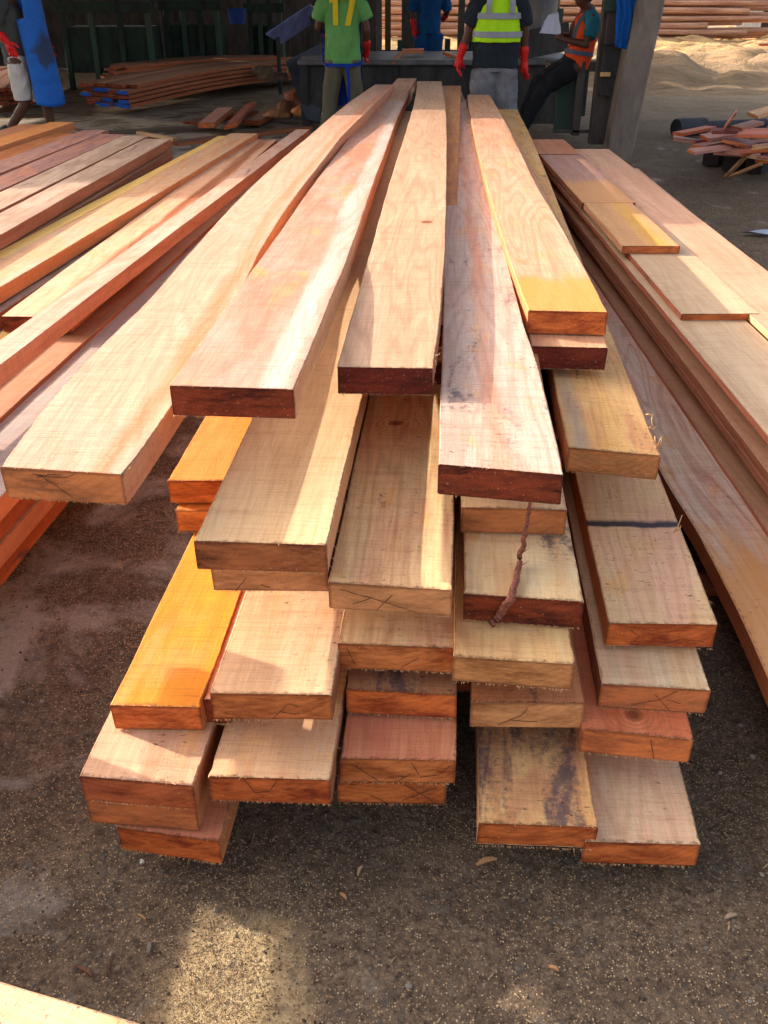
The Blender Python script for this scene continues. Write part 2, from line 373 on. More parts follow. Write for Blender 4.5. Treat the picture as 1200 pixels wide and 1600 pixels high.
def gz(x, y):
    v = noise.fractal(Vector((x * 3.1, y * 3.1, 0)), 1.0, 2.0, 5) * 0.011 + noise.noise(Vector((x * 26, y * 26, 2))) * 0.0022
    return v - 0.008 if (abs(x) < 8 and -1 < y < 14) else -0.008
sheet('ground', xs, ys, gz, GM, kind='structure')
# ============================================================ MAIN STACK
ORG = (196, 92, 38); RED = (138, 48, 24); BRN = (160, 96, 52)
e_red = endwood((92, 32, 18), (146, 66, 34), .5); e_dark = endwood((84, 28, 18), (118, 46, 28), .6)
e_org = endwood((186, 78, 34), (220, 118, 56), .5); e_brn = endwood((172, 84, 38), (212, 126, 66), .4)
e_pale = endwood((214, 158, 100), (196, 132, 80), .15)
T = 0.07
MG = 'planks of the main stack'
def px_st(rows, W=None):
    return [(at(xl, yl, z), at(xr, yr, z)) for (xl, yl, xr, yr, z) in rows]
def sidem(c1=(176, 92, 54), c2=(150, 72, 42), **k): return wood(c1, c2, grain=.45, **k)
S_red = sidem((176, 118, 88), (142, 88, 62), stain=.2); S_org = sidem((206, 138, 92), (188, 116, 72)); S_pale = sidem((222, 178, 132), (206, 150, 110))
topA = wood((202, 168, 144), (194, 154, 128), pink=(202, 152, 126), pa=.5, grain=.5, stripe=(.78, .9, (206, 128, 88)), speck=.5)
topB = wood((196, 148, 126), (188, 134, 110), pink=(198, 162, 144), pa=.7, grain=.5, rough=.42, stripe=(.74, .93, (216, 194, 182)), speck=.7)  # whitish stripe is sun glare painted into the colour
topC = wood((200, 166, 136), (180, 144, 114), pink=(190, 148, 118), pa=.4, grain=.75, name='figured_wood', knot=.72, ku=1.45, speck=.4)
topD = wood((204, 178, 162), (188, 160, 144), pink=(196, 156, 138), pa=.35, stripe=(.44, .54, (204, 146, 120)), grain=.6, stain=.42, speck=1.3)
topE = wood((204, 164, 136), (192, 144, 114), pink=(216, 152, 112), pa=.5, grain=.8, tint=(212, 128, 52), tl=.36, ta=.8, speck=.8)
A = plank(px_st([(0, 730, 190, 742, .83), (25, 696, 224, 698, .83), (100, 600, 291, 600, .83), (187, 512, 346, 512, .83), (233, 467, 370, 467, .832), (300, 390, 408, 390, .835), (367, 317, 454, 317, .85), (430, 257, 500, 257, .855),
     (483, 212, 535, 212, .85), (530, 172, 576, 172, .83), (562, 148, 600, 148, .80), (586, 132, 616, 132, .765)]), T, (topA, sidem((206, 152, 118), (190, 130, 96)), e_brn), 'broad cream plank at the top left of the main stack, crayon arrow on its end', MG, seed=1, splint=.4)
plank(px_st([(24, 762, 204, 768, .757), (240, 480, 372, 480, .757), (430, 262, 498, 262, .75), (550, 162, 588, 162, .70)]), .022, (topA, S_red, e_red), 'thin reddish board directly under the broad pale cream plank with the crayon arrow', MG, name='board', cat='board', seed=2)
B = plank(px_st([(265, 603, 459, 609, .935), (338, 500, 503, 500, .935), (392, 425, 535, 425, .925), (446, 350, 562, 350, .885), (488, 290, 582, 290, .855), (530, 235, 603, 235, .815), (566, 190, 619, 190, .77), (588, 163, 631, 163, .74), (603, 147, 639, 147, .715), (616, 128, 649, 128, .66)]),
     T, (topB, S_pale, e_red), 'pinkish plank with a whitish streak and dark red end, lapping over the broad cream plank', MG, seed=3, splint=.9)
C = plank(px_st([(527, 573, 677, 575, .875), (550, 490, 687, 490, .88), (577, 400, 695, 400, .885), (599, 320, 697, 320, .89), (620, 250, 698, 250, .885), (636, 200, 698, 200, .87), (646, 165, 696, 165, .845), (650, 146, 693, 146, .82), (652, 127, 690, 127, .79)]),
     T, (topC, S_red, e_dark), 'beige plank with a knot near its right edge, middle of the top layer', MG, seed=4, splint=.3)
D = plank(px_st([(685, 726, 881, 742, .81), (689, 600, 848, 600, .81), (692, 500, 817, 500, .81), (694, 400, 790, 400, .81), (695, 320, 771, 320, .80), (695, 250, 751, 250, .79), (694, 200, 739, 200, .77), (693, 165, 730, 165, .745), (692, 141, 720, 141, .71)]),
     T, (topD, S_pale, e_red), 'greyish pink plank with a salmon stripe and dark red end, right of the beige plank', MG, seed=5)
E_ = plank(px_st([(826, 485, 950, 488, .835), (804, 427, 917, 427, .84), (779, 350, 875, 350, .845), (761, 290, 839, 290, .845), (747, 235, 812, 235, .835), (738, 195, 792, 195, .81), (732, 165, 775, 165, .77), (730, 148, 765, 148, .73)]),
     T, (topE, S_org, e_org), 'peach plank with an orange front end, rightmost of the top layer', MG, seed=6)
plank(px_st([(831, 540, 950, 543, .76), (808, 452, 925, 452, .765), (765, 290, 846, 290, .765), (737, 180, 786, 180, .71)]), T, (wood((214, 166, 130), (196, 140, 106)), S_red, e_dark),
     'dark red ended plank directly under the peach plank with the orange front end', MG, seed=7)
DIR = Vector((0.075, 1, 0))
def low(xl, yl, xr, yr, z, mats, label, seed, t=T, length=7.1, back=0.0, splint=0.0, yaw=0.0, name='plank', dz=0.0):
    a, b = at(xl, yl, z), at(xr, yr, z)
    rnd = random.Random(seed); d = Vector((DIR.x + yaw, 1, 0)); ln = length + rnd.uniform(-.25, .25)
    a += d * back; b += d * back
    st = [(a + d * (ln * q), b + d * (ln * q)) for q in (0, .15, .4, .7, 1)]
    for i, (p, q) in enumerate(st):
        s_ = rnd.uniform(-.002, .002)
        if i == 4: s_ -= .05
        p.z += s_; q.z += s_
    return plank(st, t, mats, label, MG, seed=seed + 50, splint=splint, name=name)
w_cream = wood((228, 196, 152), (216, 178, 132), grain=.4, speck=.4)
w_tan = wood((226, 174, 124), (208, 150, 102), pink=(206, 140, 100), pa=.4, grain=.6, speck=.7)
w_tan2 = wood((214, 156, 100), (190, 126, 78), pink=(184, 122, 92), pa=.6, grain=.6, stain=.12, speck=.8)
w_orange = wood((236, 152, 44), (222, 128, 34), pink=(226, 150, 84), pa=.75, grain=.3, speck=.4)
w_orange2 = wood((230, 148, 58), (212, 122, 46), pink=(222, 150, 90), pa=.4, grain=.4, speck=.5)
w_salmon = wood((226, 156, 116), (208, 130, 92), pink=(204, 122, 96), pa=.5, grain=.5)
w_rough = wood((224, 182, 146), (206, 156, 120), pink=(184, 128, 98), pa=.5, grain=.3, speck=1.0)
w_beige = wood((222, 186, 148), (208, 166, 126), grain=.3, speck=.8, pink=(216, 158, 106), pa=.35)
w_stain = wood((244, 190, 130), (232, 168, 108), pink=(178, 118, 92), pa=.6, stain=.9, speck=.9)
w_yel = wood((246, 188, 128), (238, 172, 100), pink=(204, 140, 100), pa=.6, stain=.35, speck=1.1, stripe=(.1, .2, (170, 156, 140)))
w_band = wood((255, 198, 150), (250, 176, 124), pink=(242, 172, 146), pa=.6, stain=.2, speck=1.0, band=(.425, .457))
w_mauve = wood((252, 202, 150), (240, 180, 130), pink=(220, 156, 122), pa=.5, stain=.15, grain=.8, speck=.8, knot=.35, ku=.8)
# column one (left)
low(182, 1292, 343, 1316, .13, (w_salmon, S_org, e_org), 'short reaching salmon plank lying lowest at the left corner of the main stack', 11, splint=.3)
low(133, 1247, 306, 1262, .205, (w_rough, S_org, e_org), 'plank with only its end showing, second from the ground at the left corner', 12)
low(124, 1213, 302, 1228, .28, (w_rough, S_org, endwood((168, 74, 38), (200, 104, 58), .5)), 'rough speckled plank under the vivid orange plank at the left corner of the stack', 13)
low(172, 1103, 312, 1105, .355, (w_orange, S_org, e_org), 'vivid orange plank lit by the sun at the left side of the stack', 14)
low(314, 1101, 352, 1102, .352, (w_salmon, S_red, e_red), 'narrow red brown plank squeezed beside the vivid orange plank', 15, back=.02)
low(273, 797, 385, 799, .43, (w_orange2, S_org, endwood((222, 128, 50), (236, 150, 70), .2)), 'stubby orange plank end tucked below the smaller orange plank end at the left', 16, splint=.2)
low(262, 751, 392, 752, .505, (w_orange2, S_org, endwood((206, 100, 40), (226, 130, 56), .2)), 'smaller orange plank end showing under the pinkish plank with the whitish streak', 17)
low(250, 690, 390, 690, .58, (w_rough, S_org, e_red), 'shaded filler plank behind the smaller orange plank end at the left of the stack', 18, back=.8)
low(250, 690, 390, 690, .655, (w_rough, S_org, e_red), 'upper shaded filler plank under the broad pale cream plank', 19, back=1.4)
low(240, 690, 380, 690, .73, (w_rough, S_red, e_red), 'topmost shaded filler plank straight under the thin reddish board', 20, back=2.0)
# column two
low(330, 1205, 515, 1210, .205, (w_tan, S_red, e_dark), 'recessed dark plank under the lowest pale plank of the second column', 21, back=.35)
low(325, 1212, 516, 1219, .28, (w_beige, S_red, e_org), 'lowest pale plank of the second column from the left, half in shadow', 22, splint=.2)
low(328, 1085, 518, 1087, .43, (w_beige, S_red, e_brn), 'cream rough sawn plank in the second column, above the lowest pale plank', 23)
low(330, 1000, 515, 1000, .505, (w_tan, S_red, e_red), 'hidden set back plank resting on the cream rough sawn plank', 24, back=.35)
low(328, 882, 512, 884, .613, (w_tan, S_red, endwood((196, 124, 70), (216, 150, 96), .3)), 'plank showing a strip of end below the wide cream plank of the second column', 25)
low(302, 845, 510, 851, .69, (w_cream, S_pale, endwood((134, 76, 42), (178, 112, 66), .7)), 'wide cream plank with a diagonal shadow and dark brown end, top of the second column', 26, splint=.4)
# column three
low(527, 1219, 697, 1222, .18, (w_salmon, S_org, endwood((206, 100, 42), (228, 128, 62), .6)), 'orange ended plank lowest in the middle column', 31)
low(531, 1184, 712, 1188, .255, (w_salmon, S_org, endwood((206, 104, 48), (226, 134, 72), .6)), 'salmon plank with a small knot, second lowest in the middle column', 32)
low(541, 1077, 714, 1086, .335, (wood((196, 140, 98), (160, 108, 78), stain=.6, speck=.9), S_red, e_org), 'dark stained plank just above the salmon plank with the small knot', 33)
low(527, 1005, 710, 1013, .45, (w_mauve, S_red, e_brn), 'yellowish pink plank third from the top of the middle column', 34)
low(512, 910, 707, 922, .60, (w_mauve, S_red, endwood((190, 112, 60), (214, 146, 92), .5)), 'long tan plank with a small bark spot, on top of the middle column', 35)
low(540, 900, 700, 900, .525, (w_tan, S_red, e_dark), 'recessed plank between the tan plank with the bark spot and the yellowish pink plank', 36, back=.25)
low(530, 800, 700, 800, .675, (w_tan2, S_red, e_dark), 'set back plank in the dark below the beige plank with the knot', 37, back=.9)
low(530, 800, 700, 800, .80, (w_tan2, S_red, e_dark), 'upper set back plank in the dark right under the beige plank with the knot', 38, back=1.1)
# column four
low(748, 1285, 934, 1292, .17, (w_stain, S_pale, e_org), 'plank blackened by blue grey sap stain lying lowest in the fourth column', 41)
low(714, 1098, 880, 1098, .33 - .076, (w_salmon, S_red, e_red), 'set back red plank behind the blackened plank of the fourth column', 42, back=.12)
low(736, 1097, 914, 1099, .33, (wood((206, 142, 94), (184, 118, 78), stain=.35, speck=.9), S_red, endwood((206, 126, 64), (226, 158, 100), .45)), 'orange brown plank with diagonal end grain, above the blackened plank', 43)
low(709, 1025, 898, 1038, .468, (wood((238, 198, 142), (226, 174, 114), pink=(196, 138, 96), pa=.4, stain=.15, speck=.6), S_org, endwood((198, 126, 66), (218, 152, 92), .25)), 'yellow tan plank with a clean orange end, fourth column', 44)
low(725, 927, 912, 941, .545, (wood((250, 214, 170), (240, 192, 146), pink=(232, 166, 104), pa=.35, stain=.25, speck=1.), S_red, e_red), 'freckled plank crossed by a strip of bark, fourth column', 45)
low(720, 792, 886, 796, .62, (w_cream, S_org, endwood((176, 92, 44), (196, 116, 60), .3)), 'short visible cream plank under the dark red end of the greyish pink plank', 46)
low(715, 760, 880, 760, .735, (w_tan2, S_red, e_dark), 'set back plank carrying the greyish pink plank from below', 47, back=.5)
# column five
low(915, 1314, 1096, 1320, .125, (wood((248, 206, 170), (240, 188, 150), pink=(230, 172, 140), pa=.4, speck=.6), S_red, e_org), 'plain salmon plank lying lowest at the right corner of the stack', 51)
low(930, 1180, 1080, 1190, .2, (w_salmon, S_red, e_red), 'recessed plank above the plain salmon plank at the right corner', 52, back=.3)
low(909, 1140, 1085, 1157, .275, (wood((222, 134, 92), (198, 108, 72), speck=.8, knot=.5, ku=.06), S_red, e_org), 'reddish plank with a round knot near the right corner of the stack', 53)
low(940, 1067, 1111, 1078, .35, (wood((248, 206, 166), (236, 184, 144), stripe=(.72, .95, (226, 190, 140))), S_red, e_org), 'striped tan plank above the reddish plank with the round knot', 54)
low(951, 974, 1122, 977, .43, (w_band, S_org, e_org), 'plank with a black band across it and ragged right edge, fifth column', 55, splint=.5)
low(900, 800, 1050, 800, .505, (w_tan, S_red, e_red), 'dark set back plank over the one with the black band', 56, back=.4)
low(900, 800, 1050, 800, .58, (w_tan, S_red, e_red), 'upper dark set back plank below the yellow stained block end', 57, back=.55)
low(888, 698, 1032, 712, .66, (w_yel, S_org, e_pale), 'yellow and grey stained plank with a pale end, top of the fifth column', 58, splint=.5)
# crayon marks on sawn ends (a part of their plank)
k_ = NT('black_crayon'); CRAY = k_.out(lin((74, 48, 40)), 0.95)
def crayon(o, xl, yl, xr, yr, z, lines, t=T, wd=.0012):
    a, b = at(xl, yl, z), at(xr, yr, z); e = (b - a); n = Vector((e.y, -e.x, 0)).normalized()
    for ln in lines:
        bm = bmesh.new(); pts = []
        m = len(ln)
        for i in range((m - 1) * 6 + 1):
            q = i / 6; j = min(int(q), m - 2); f = q - j
            u = ln[j][0] * (1 - f) + ln[j + 1][0] * f; v = ln[j][1] * (1 - f) + ln[j + 1][1] * f
            pts.append(a + e * u + Vector((0, 0, -t * v)) + n * (.0025 + .001 * abs(noise.noise(Vector((u * 9, z, 1))))) + Vector((0, 0, noise.noise(Vector((u * 30, v * 20, z))) * .0015)))
        tube_bm(bm, pts, [(wd * (0.45 + .6 * abs(noise.noise(Vector((i * .7, z * 9, 1)))))) for i in range(len(pts))], 5)
        c = link('crayon_mark', bm, CRAY, o); c.location = -o.location
crayon(A, 0, 730, 190, 742, .83, [[(.27, .12), (.34, .2), (.45, .5), (.57, .85)], [(.27, .12), (.4, .2), (.55, .18), (.62, .05)], [(.29, .25), (.4, .12), (.5, .1)]])
def find(t): return [o for o in col.objects if o.get('label') and t in o['label']][0]
X_ = [[(.1, .2), (.3, .9)], [(.3, .15), (.12, .85)]]
crayon(find('salmon plank with a small knot'), 531, 1184, 712, 1188, .255, [[(.1, .2), (.3, .8), (.34, .95)], [(.62, .1), (.7, .7), (.86, .6), (.95, .2)], [(.5, .9), (.62, .55)]])
crayon(find('orange ended plank lowest'), 527, 1219, 697, 1222, .18, [[(.62, .1), (.9, .85)], [(.6, .8), (.92, .2)], [(.3, .6), (.45, .9)]])
crayon(find('lowest pale plank of the second'), 325, 1212, 516, 1219, .28, [[(.3, .1), (.38, .6), (.5, .5), (.56, .1)]])
crayon(find('cream rough sawn plank in'), 328, 1085, 518, 1087, .43, [[(.5, .9), (.64, .3), (.72, .4)], [(.56, .6), (.7, .7)]])
crayon(find('plank showing a strip'), 328, 882, 512, 884, .613, [[(.3, .45), (.2, .95)], [(.42, .7), (.5, .8)]])
crayon(find('long tan plank with a small bark'), 512, 910, 707, 922, .60, [[(.1, .2), (.4, .5), (.75, .9)], [(.4, .85), (.52, .3)], [(.2, .7), (.35, .45)]])
crayon(find('yellowish pink plank'), 527, 1005, 710, 1013, .45, [[(.08, .1), (.15, .8)], [(.55, .8), (.7, .4)]])
crayon(find('black band'), 951, 974, 1122, 977, .43, [[(.2, .2), (.3, .5), (.22, .8), (.36, .85), (.5, .8), (.7, .55), (.9, .65)]])
crayon(find('striped tan plank'), 940, 1067, 1111, 1078, .35, [[(.3, .8), (.55, .5), (.7, .1)], [(.5, .3), (.66, .9)], [(.62, .5), (.75, .6)]])
crayon(find('reddish plank with a round'), 909, 1140, 1085, 1157, .275, [[(.62, .1), (.68, .9)]])
crayon(find('diagonal end grain'), 736, 1097, 914, 1099, .33, [[(.25, .9), (.45, .5), (.5, .2)], [(.35, .7), (.6, .75)]])
crayon(find('topmost' if False else 'freckled plank crossed'), 725, 927, 912, 941, .545, [[(.6, .4), (.75, .6), (.9, .5)]])
# ============================================================ SIDE STACKS
def lp(z, x0, dx, W, Y0, Y1, mats, label, group, t=.065, seed=0, name='plank', sag=0.0, **k):
    """straight plank whose right edge runs x = x0 + dx*Y"""
    rnd = random.Random(seed); st = []
    for q in (0, .33, .66, 1):
        Y = Y0 + (Y1 - Y0) * q; zz = z - sag * q * q + rnd.uniform(-.002, .002); wv = rnd.uniform(-.006, .006)
        st.append((Vector((x0 + dx * Y - W + wv, Y + W * dx * .5, zz)), Vector((x0 + dx * Y + wv, Y, zz))))
    return plank(st, t, mats, label, group, name=name, seed=seed + 300, step=.12, **k)
LG = 'planks of the stack left of the main one'
w_pinkgrey = wood((210, 174, 150), (194, 150, 128), pink=(216, 186, 166), pa=.5, stain=.1, grain=.5)
w_flaky = wood((226, 180, 144), (212, 158, 120), pink=(232, 182, 150), pa=.5, stripe=(.55, .8, (150, 80, 44)), speck=1., stain=.1)
w_orgside = wood((222, 176, 134), (208, 156, 112), pink=(196, 170, 150), pa=.6, stain=.1)
w_yellow = wood((240, 194, 112), (230, 176, 96), grain=.3)
w_silver = wood((196, 184, 176), (176, 160, 152), pink=(206, 176, 156), pa=.4, grain=.3, rough=.45)
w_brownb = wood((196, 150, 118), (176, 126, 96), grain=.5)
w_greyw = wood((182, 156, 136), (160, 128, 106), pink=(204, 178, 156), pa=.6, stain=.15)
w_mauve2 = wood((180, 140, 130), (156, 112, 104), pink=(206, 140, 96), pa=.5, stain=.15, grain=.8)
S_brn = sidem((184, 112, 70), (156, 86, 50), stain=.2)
lp(.57, -1.634, .123, .113, 1.82, 8.25, (w_pinkgrey, sidem((206, 150, 116), (186, 122, 88)), e_brn), 'narrow pinkish grey plank nearest the main stack on the left stack', LG, seed=1, splint=0)
lp(.498, -1.58, .085, .28, 3.62, 8.2, (w_flaky, S_brn, e_red), 'plank with a flaky bark streak and dark end, near the right of the left stack', LG, seed=2)
lp(.43, -1.69, .1, .24, 1.84, 8.0, (w_yellow, S_org, e_org), 'yellowish plank under the one with the flaky bark streak', LG, seed=3)
lp(.53, -2.17, .134, .23, 1.83, 8.3, (w_orgside, sidem((222, 154, 100), (206, 132, 80)), e_org), 'plank with a glowing orange side face on the left stack', LG, seed=4)
lp(.528, -2.402, .136, .085, 1.83, 8.2, (w_yellow, S_org, e_org), 'bright yellow strip of plank behind the one with the orange side face', LG, seed=5)
lp(.455, -2.13, .134, .3, 1.83, 8.0, (w_greyw, S_brn, e_brn), 'plank under the one with the orange side face on the left stack', LG, seed=6)
lp(.38, -2.12, .134, .3, 1.83, 7.9, (w_greyw, S_brn, e_brn), 'second plank under the one with the orange side face on the left stack', LG, seed=7)
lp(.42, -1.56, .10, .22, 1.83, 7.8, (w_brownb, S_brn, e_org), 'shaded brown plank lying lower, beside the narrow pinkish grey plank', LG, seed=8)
lp(.405, -1.29, .085, .27, 1.83, 6.8, (w_silver, sidem((216, 152, 108), (200, 132, 86)), e_org), 'silvery plank lying low between the left stack and the broad cream plank', LG, seed=9)
lp(.27, -1.355, .11, .3, 1.83, 7.0, (w_brownb, sidem((196, 140, 104), (176, 116, 80)), e_org), 'lowest orange sided plank showing under the end of the broad cream plank', LG, seed=10)
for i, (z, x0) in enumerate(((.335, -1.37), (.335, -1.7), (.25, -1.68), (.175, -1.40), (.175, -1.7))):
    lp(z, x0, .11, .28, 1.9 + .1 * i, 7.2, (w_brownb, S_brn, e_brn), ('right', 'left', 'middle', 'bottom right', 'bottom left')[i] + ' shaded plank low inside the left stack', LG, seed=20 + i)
for Y in (1.6, 4.6, 6.8):
    x = -1.55 + .11 * Y
    o = plank([(Vector((x - 1.0, Y + .09, .08)), Vector((x - 1.0, Y, .08))), (Vector((x + .35, Y + .09, .08)), Vector((x + .35, Y, .08)))], .075, (w_brownb, S_brn, e_brn), ('near', 'middle', 'far')[int(Y > 3.9) + int(Y > 6)] + ' bearer timber crossing under the left stack', 'bearers under the left stack', name='bearer', cat='bearer', seed=int(Y * 9))
FG = 'planks of the far left stack'
fl = [(w_greyw, 'pale plank along the near edge of the far left stack', .60), (w_greyw, 'whitish seamed plank, second from the near edge of the far left stack', .60), (w_mauve2, 'mauve plank with red streaks, third from the near edge of the far left stack', .595),
      (w_mauve2, 'mauve grey plank, fourth from the near edge of the far left stack', .60), (wood((188, 120, 70), (170, 98, 56), pink=(210, 140, 90), pa=.5), 'brown plank beside the bright orange one on the far left stack', .59),
      (wood((232, 158, 92), (218, 138, 74), grain=.4), 'bright orange plank on the far left stack', .615), (wood((204, 142, 100), (186, 120, 82)), 'tan plank beyond the bright orange one on the far left stack', .61)]
for k, (m, lb, z) in enumerate(fl):
    X8 = -1.605 - .212 * k; dx = .078 + .012 * k
    lp(z, X8 - dx * 7.8, dx, .205, 2.6, (7.55, 7.7, 7.8, 8.0, 7.9, 8.35, 8.25)[k] + .0, (m, S_red if k != 5 else S_org, e_red), lb, FG, seed=40 + k)
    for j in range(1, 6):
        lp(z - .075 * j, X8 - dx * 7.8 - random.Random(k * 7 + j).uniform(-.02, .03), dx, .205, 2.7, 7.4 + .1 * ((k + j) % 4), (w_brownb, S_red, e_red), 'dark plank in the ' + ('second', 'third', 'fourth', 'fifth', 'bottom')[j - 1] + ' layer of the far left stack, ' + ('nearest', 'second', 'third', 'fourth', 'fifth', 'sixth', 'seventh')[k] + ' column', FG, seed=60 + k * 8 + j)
# right stack of thin wide boards
RG = 'boards of the right stack'
w_green = wood((206, 178, 144), (188, 158, 124), grain=.35, speck=.3)
w_peach = wood((206, 162, 132), (194, 144, 114), grain=.35, speck=.3)
w_ylw = wood((206, 160, 112), (192, 142, 96), stripe=(.5, .8, (206, 156, 66)), grain=.3)
S_pink = sidem((196, 128, 100), (168, 98, 74), stain=.3)
tb = .028
def rb(pts, t, mats, label, seed): return plank(px_st(pts), t, mats, label, RG, name='board', cat='board', seed=seed, step=.12)
def rb2(x0, x1, Y0, Y1, z, t, mats, label, seed, dx=.0):
    return plank([(Vector((x0 + dx * q, Y0 + (Y1 - Y0) * q, z)), Vector((x1 + dx * q, Y0 + (Y1 - Y0) * q, z))) for q in (0, .33, .66, 1)], t, mats, label, RG, name='board', cat='board', seed=seed, step=.12)
zb = .50
def Yat(y, z): return at(600, y, z).y
def Xat(x, y, z): return at(x, y, z).x
YA, YB, YC, YD, YE = Yat(692, .53) if False else 0, Yat(490, .53), Yat(385, .565), Yat(317, .565), Yat(226, .565)
rb2(1.155, 1.45, 1.2, 7.9, zb, tb, (w_green, S_pink, e_brn), 'long grey tan board near the front of the right stack, running out of the picture', 71, dx=-.02)
rb2(Xat(1065, 490, .529), Xat(1187, 490, .529), YB, 4.9, .529, tb, (w_green, S_pink, e_brn), 'greenish grey short board lying loose on top of the right stack', 72, dx=-.0)
rb2(Xat(975, 387, .566), Xat(1065, 387, .566), YC, YD - .004, .566, .036, (w_ylw, S_pale, e_org), 'short yellow streaked board with an orange end on top of the right stack', 73, dx=-.005)
rb2(1.13, 1.43, YD, 7.05, .566, .036, (wood((184, 146, 130), (168, 124, 106), tint=(206, 146, 80), tl=.7, ta=.6), S_red, e_red), 'mauve grey board behind the yellow streaked one on the right stack', 74, dx=-.01)
rb2(1.115, 1.41, 7.07, 7.75, .566, .036, (wood((200, 140, 104), (184, 118, 84)), S_red, e_red), 'small reddish board at the far end of the right stack', 75)
rb2(1.17, 1.44, 4.9, 7.7, .529, tb, (w_brownb, S_red, e_red), 'board under the mauve grey board of the right stack', 76)
rb2(1.46, 1.755, 1.3, 7.55, .527, tb, (w_peach, S_pale, e_brn), 'long clean peach board on the right hand column of the right stack', 77, dx=-.03)
rb2(1.47, 1.77, 4.4, 6.9, .498, tb, (w_peach, S_red, e_brn), 'thin board jutting out beneath the long clean peach board', 78, dx=.03)
rnd = random.Random(5)
ORDW = ('second', 'third', 'fourth', 'fifth', 'sixth', 'seventh', 'eighth', 'ninth')
for i in range(8):
    z = .47 - .031 * i
    o1 = rnd.choice((-.02, 0, .01, .05, .08)); 
    rb2(1.17 + o1, 1.45 + o1 * .3, 1.3 + rnd.uniform(0, .2), 7.8 + rnd.uniform(-.2, .1), z, tb, (w_brownb, S_pink if i % 2 else S_red, e_red), ORDW[i] + ' reddish board down from the top in the shaded left side of the right stack', 80 + i)
    rb2(1.475, 1.75 + rnd.uniform(-.02, .02), 1.3, 7.5, z, tb, (w_brownb, S_red, e_red), ORDW[i] + ' board down in the right hand column of the right stack', 90 + i)
w_wild = wood((252, 214, 196), (232, 178, 156), pink=(250, 208, 180), pa=.5, grain=1.0, speck=.9, tint=(214, 150, 84), tl=1.15, ta=.8, stain=.25)
Rz = .235
plank([(at(1290, 1290, Rz), at(1290, 1290, Rz) + Vector((.42, 0, 0))), (at(1200, 1057, Rz), at(1200, 1057, Rz) + Vector((.42, 0, 0))), (at(1100, 850, Rz), at(1100, 850, Rz) + Vector((.42, 0, 0))), (at(1031, 733, Rz), at(1031, 733, Rz) + Vector((.41, 0, 0))),
       (at(968, 600, Rz), at(968, 600, Rz) + Vector((.4, 0, 0))), (Vector((1.03, 5.4, Rz)), Vector((1.42, 5.4, Rz))), (Vector((1.1, 7.6, Rz)), Vector((1.45, 7.6, Rz)))], .06, (w_wild, S_brn, e_brn),
      'wide reddish board with wild dark grain lying low between the main and right stacks', RG, name='board', cat='board', seed=99)
for i, z in enumerate((.165, .09)):
    rb2(1.14, 1.72, 1.5, 7.5, z, .062, (w_brownb, S_red, e_red), ('upper', 'lower')[i] + ' thick plank at the bottom of the right stack', 110 + i, dx=.03)
for Y in (2.4, 5.0, 7.2):
    plank([(Vector((.95, Y + .09, .026)), Vector((.95, Y, .026))), (Vector((1.8, Y + .09, .026)), Vector((1.8, Y, .026)))], .03, (w_brownb, S_brn, e_brn), ('near', 'middle', 'far')[int(Y > 3.9) + int(Y > 6)] + ' bearer timber crossing under the right stack', 'bearers under the right stack', name='bearer', cat='bearer', seed=int(Y * 7))
for Y in (2.35, 4.6, 7.4):
    plank([(Vector((-.45 + .06 * Y - .25, Y + .09, .052)), Vector((-.45 + .06 * Y - .25, Y, .052))), (Vector((.7 + .06 * Y, Y + .09, .052)), Vector((.7 + .06 * Y, Y, .052)))], .055, (w_brownb, S_brn, e_brn), ('near', 'middle', 'far')[int(Y > 3.9) + int(Y > 6)] + ' bearer timber crossing under the main stack', 'bearers under the main stack', name='bearer', cat='bearer', seed=int(Y * 5))
# plank corner at the bottom left of the picture
a, b = at(-60, 1515, .34), at(232, 1602, .34); d = (b - a).normalized(); nrm = Vector((d.y, -d.x, 0)) * .26
plank([(a - d * 1.2, a - d * 1.2 + nrm), (a, a + nrm), (b + d * .1, b + d * .1 + nrm)], .06, (w_beige, S_pale, e_brn), 'pale sunlit plank cutting across the very bottom left corner', None, seed=120)
for i in range(3):
    z = .27 - .075 * i
    plank([(a - d * 1.2 + nrm * .05 + Vector((0, 0, z - .34)), a - d * 1.2 + nrm * .95 + Vector((0, 0, z - .34))), (b + nrm * .05 + Vector((0, 0, z - .34)), b + nrm * .95 + Vector((0, 0, z - .34)))], .07, (w_brownb, S_brn, e_brn), ('first', 'second', 'third')[i] + ' plank under the pale one at the bottom left corner', 'planks at the bottom left corner', seed=121 + i)
# unseen boards added left of the frame; the slot between them shapes the sun patch
for z, t_, ya_, yb2, lb in ((.593, .40, .75, 1.82, 'low added shadow board beside'), (.593, .155, 1.83, 3.0, 'second added shadow board along'), (.94, .242, 1.42, 1.90, 'short added shadow board above'), (1.12, .178, 1.42, 2.18, 'topmost added shadow board above')):
    plank([(Vector((-1.76, ya_ + (yb2 - ya_) * q, z)), Vector((-1.70, ya_ + (yb2 - ya_) * q, z))) for q in (0, .5, 1)], t_, (w_brownb, S_brn, e_brn), lb + ' the near end of the left stack', 'unseen boards added to shape the sun patch', seed=int(z * 100))
for Y, YL in ((1.43, .03), (1.885, .95)):  # added pieces closing the slot so sun passes only at the patch
    plank([(Vector((-1.76, Y, .697)), Vector((-1.7, Y, .697))), (Vector((-1.76, Y + YL, .697)), Vector((-1.7, Y + YL, .697)))], .103, (w_brownb, S_brn, e_brn), ('near' if Y < 1.5 else 'far') + ' spacer added unseen between the shadow boards', 'spacer pieces added to shape the sun patch', name='blocker', cat='block', seed=int(Y * 50), step=.02)
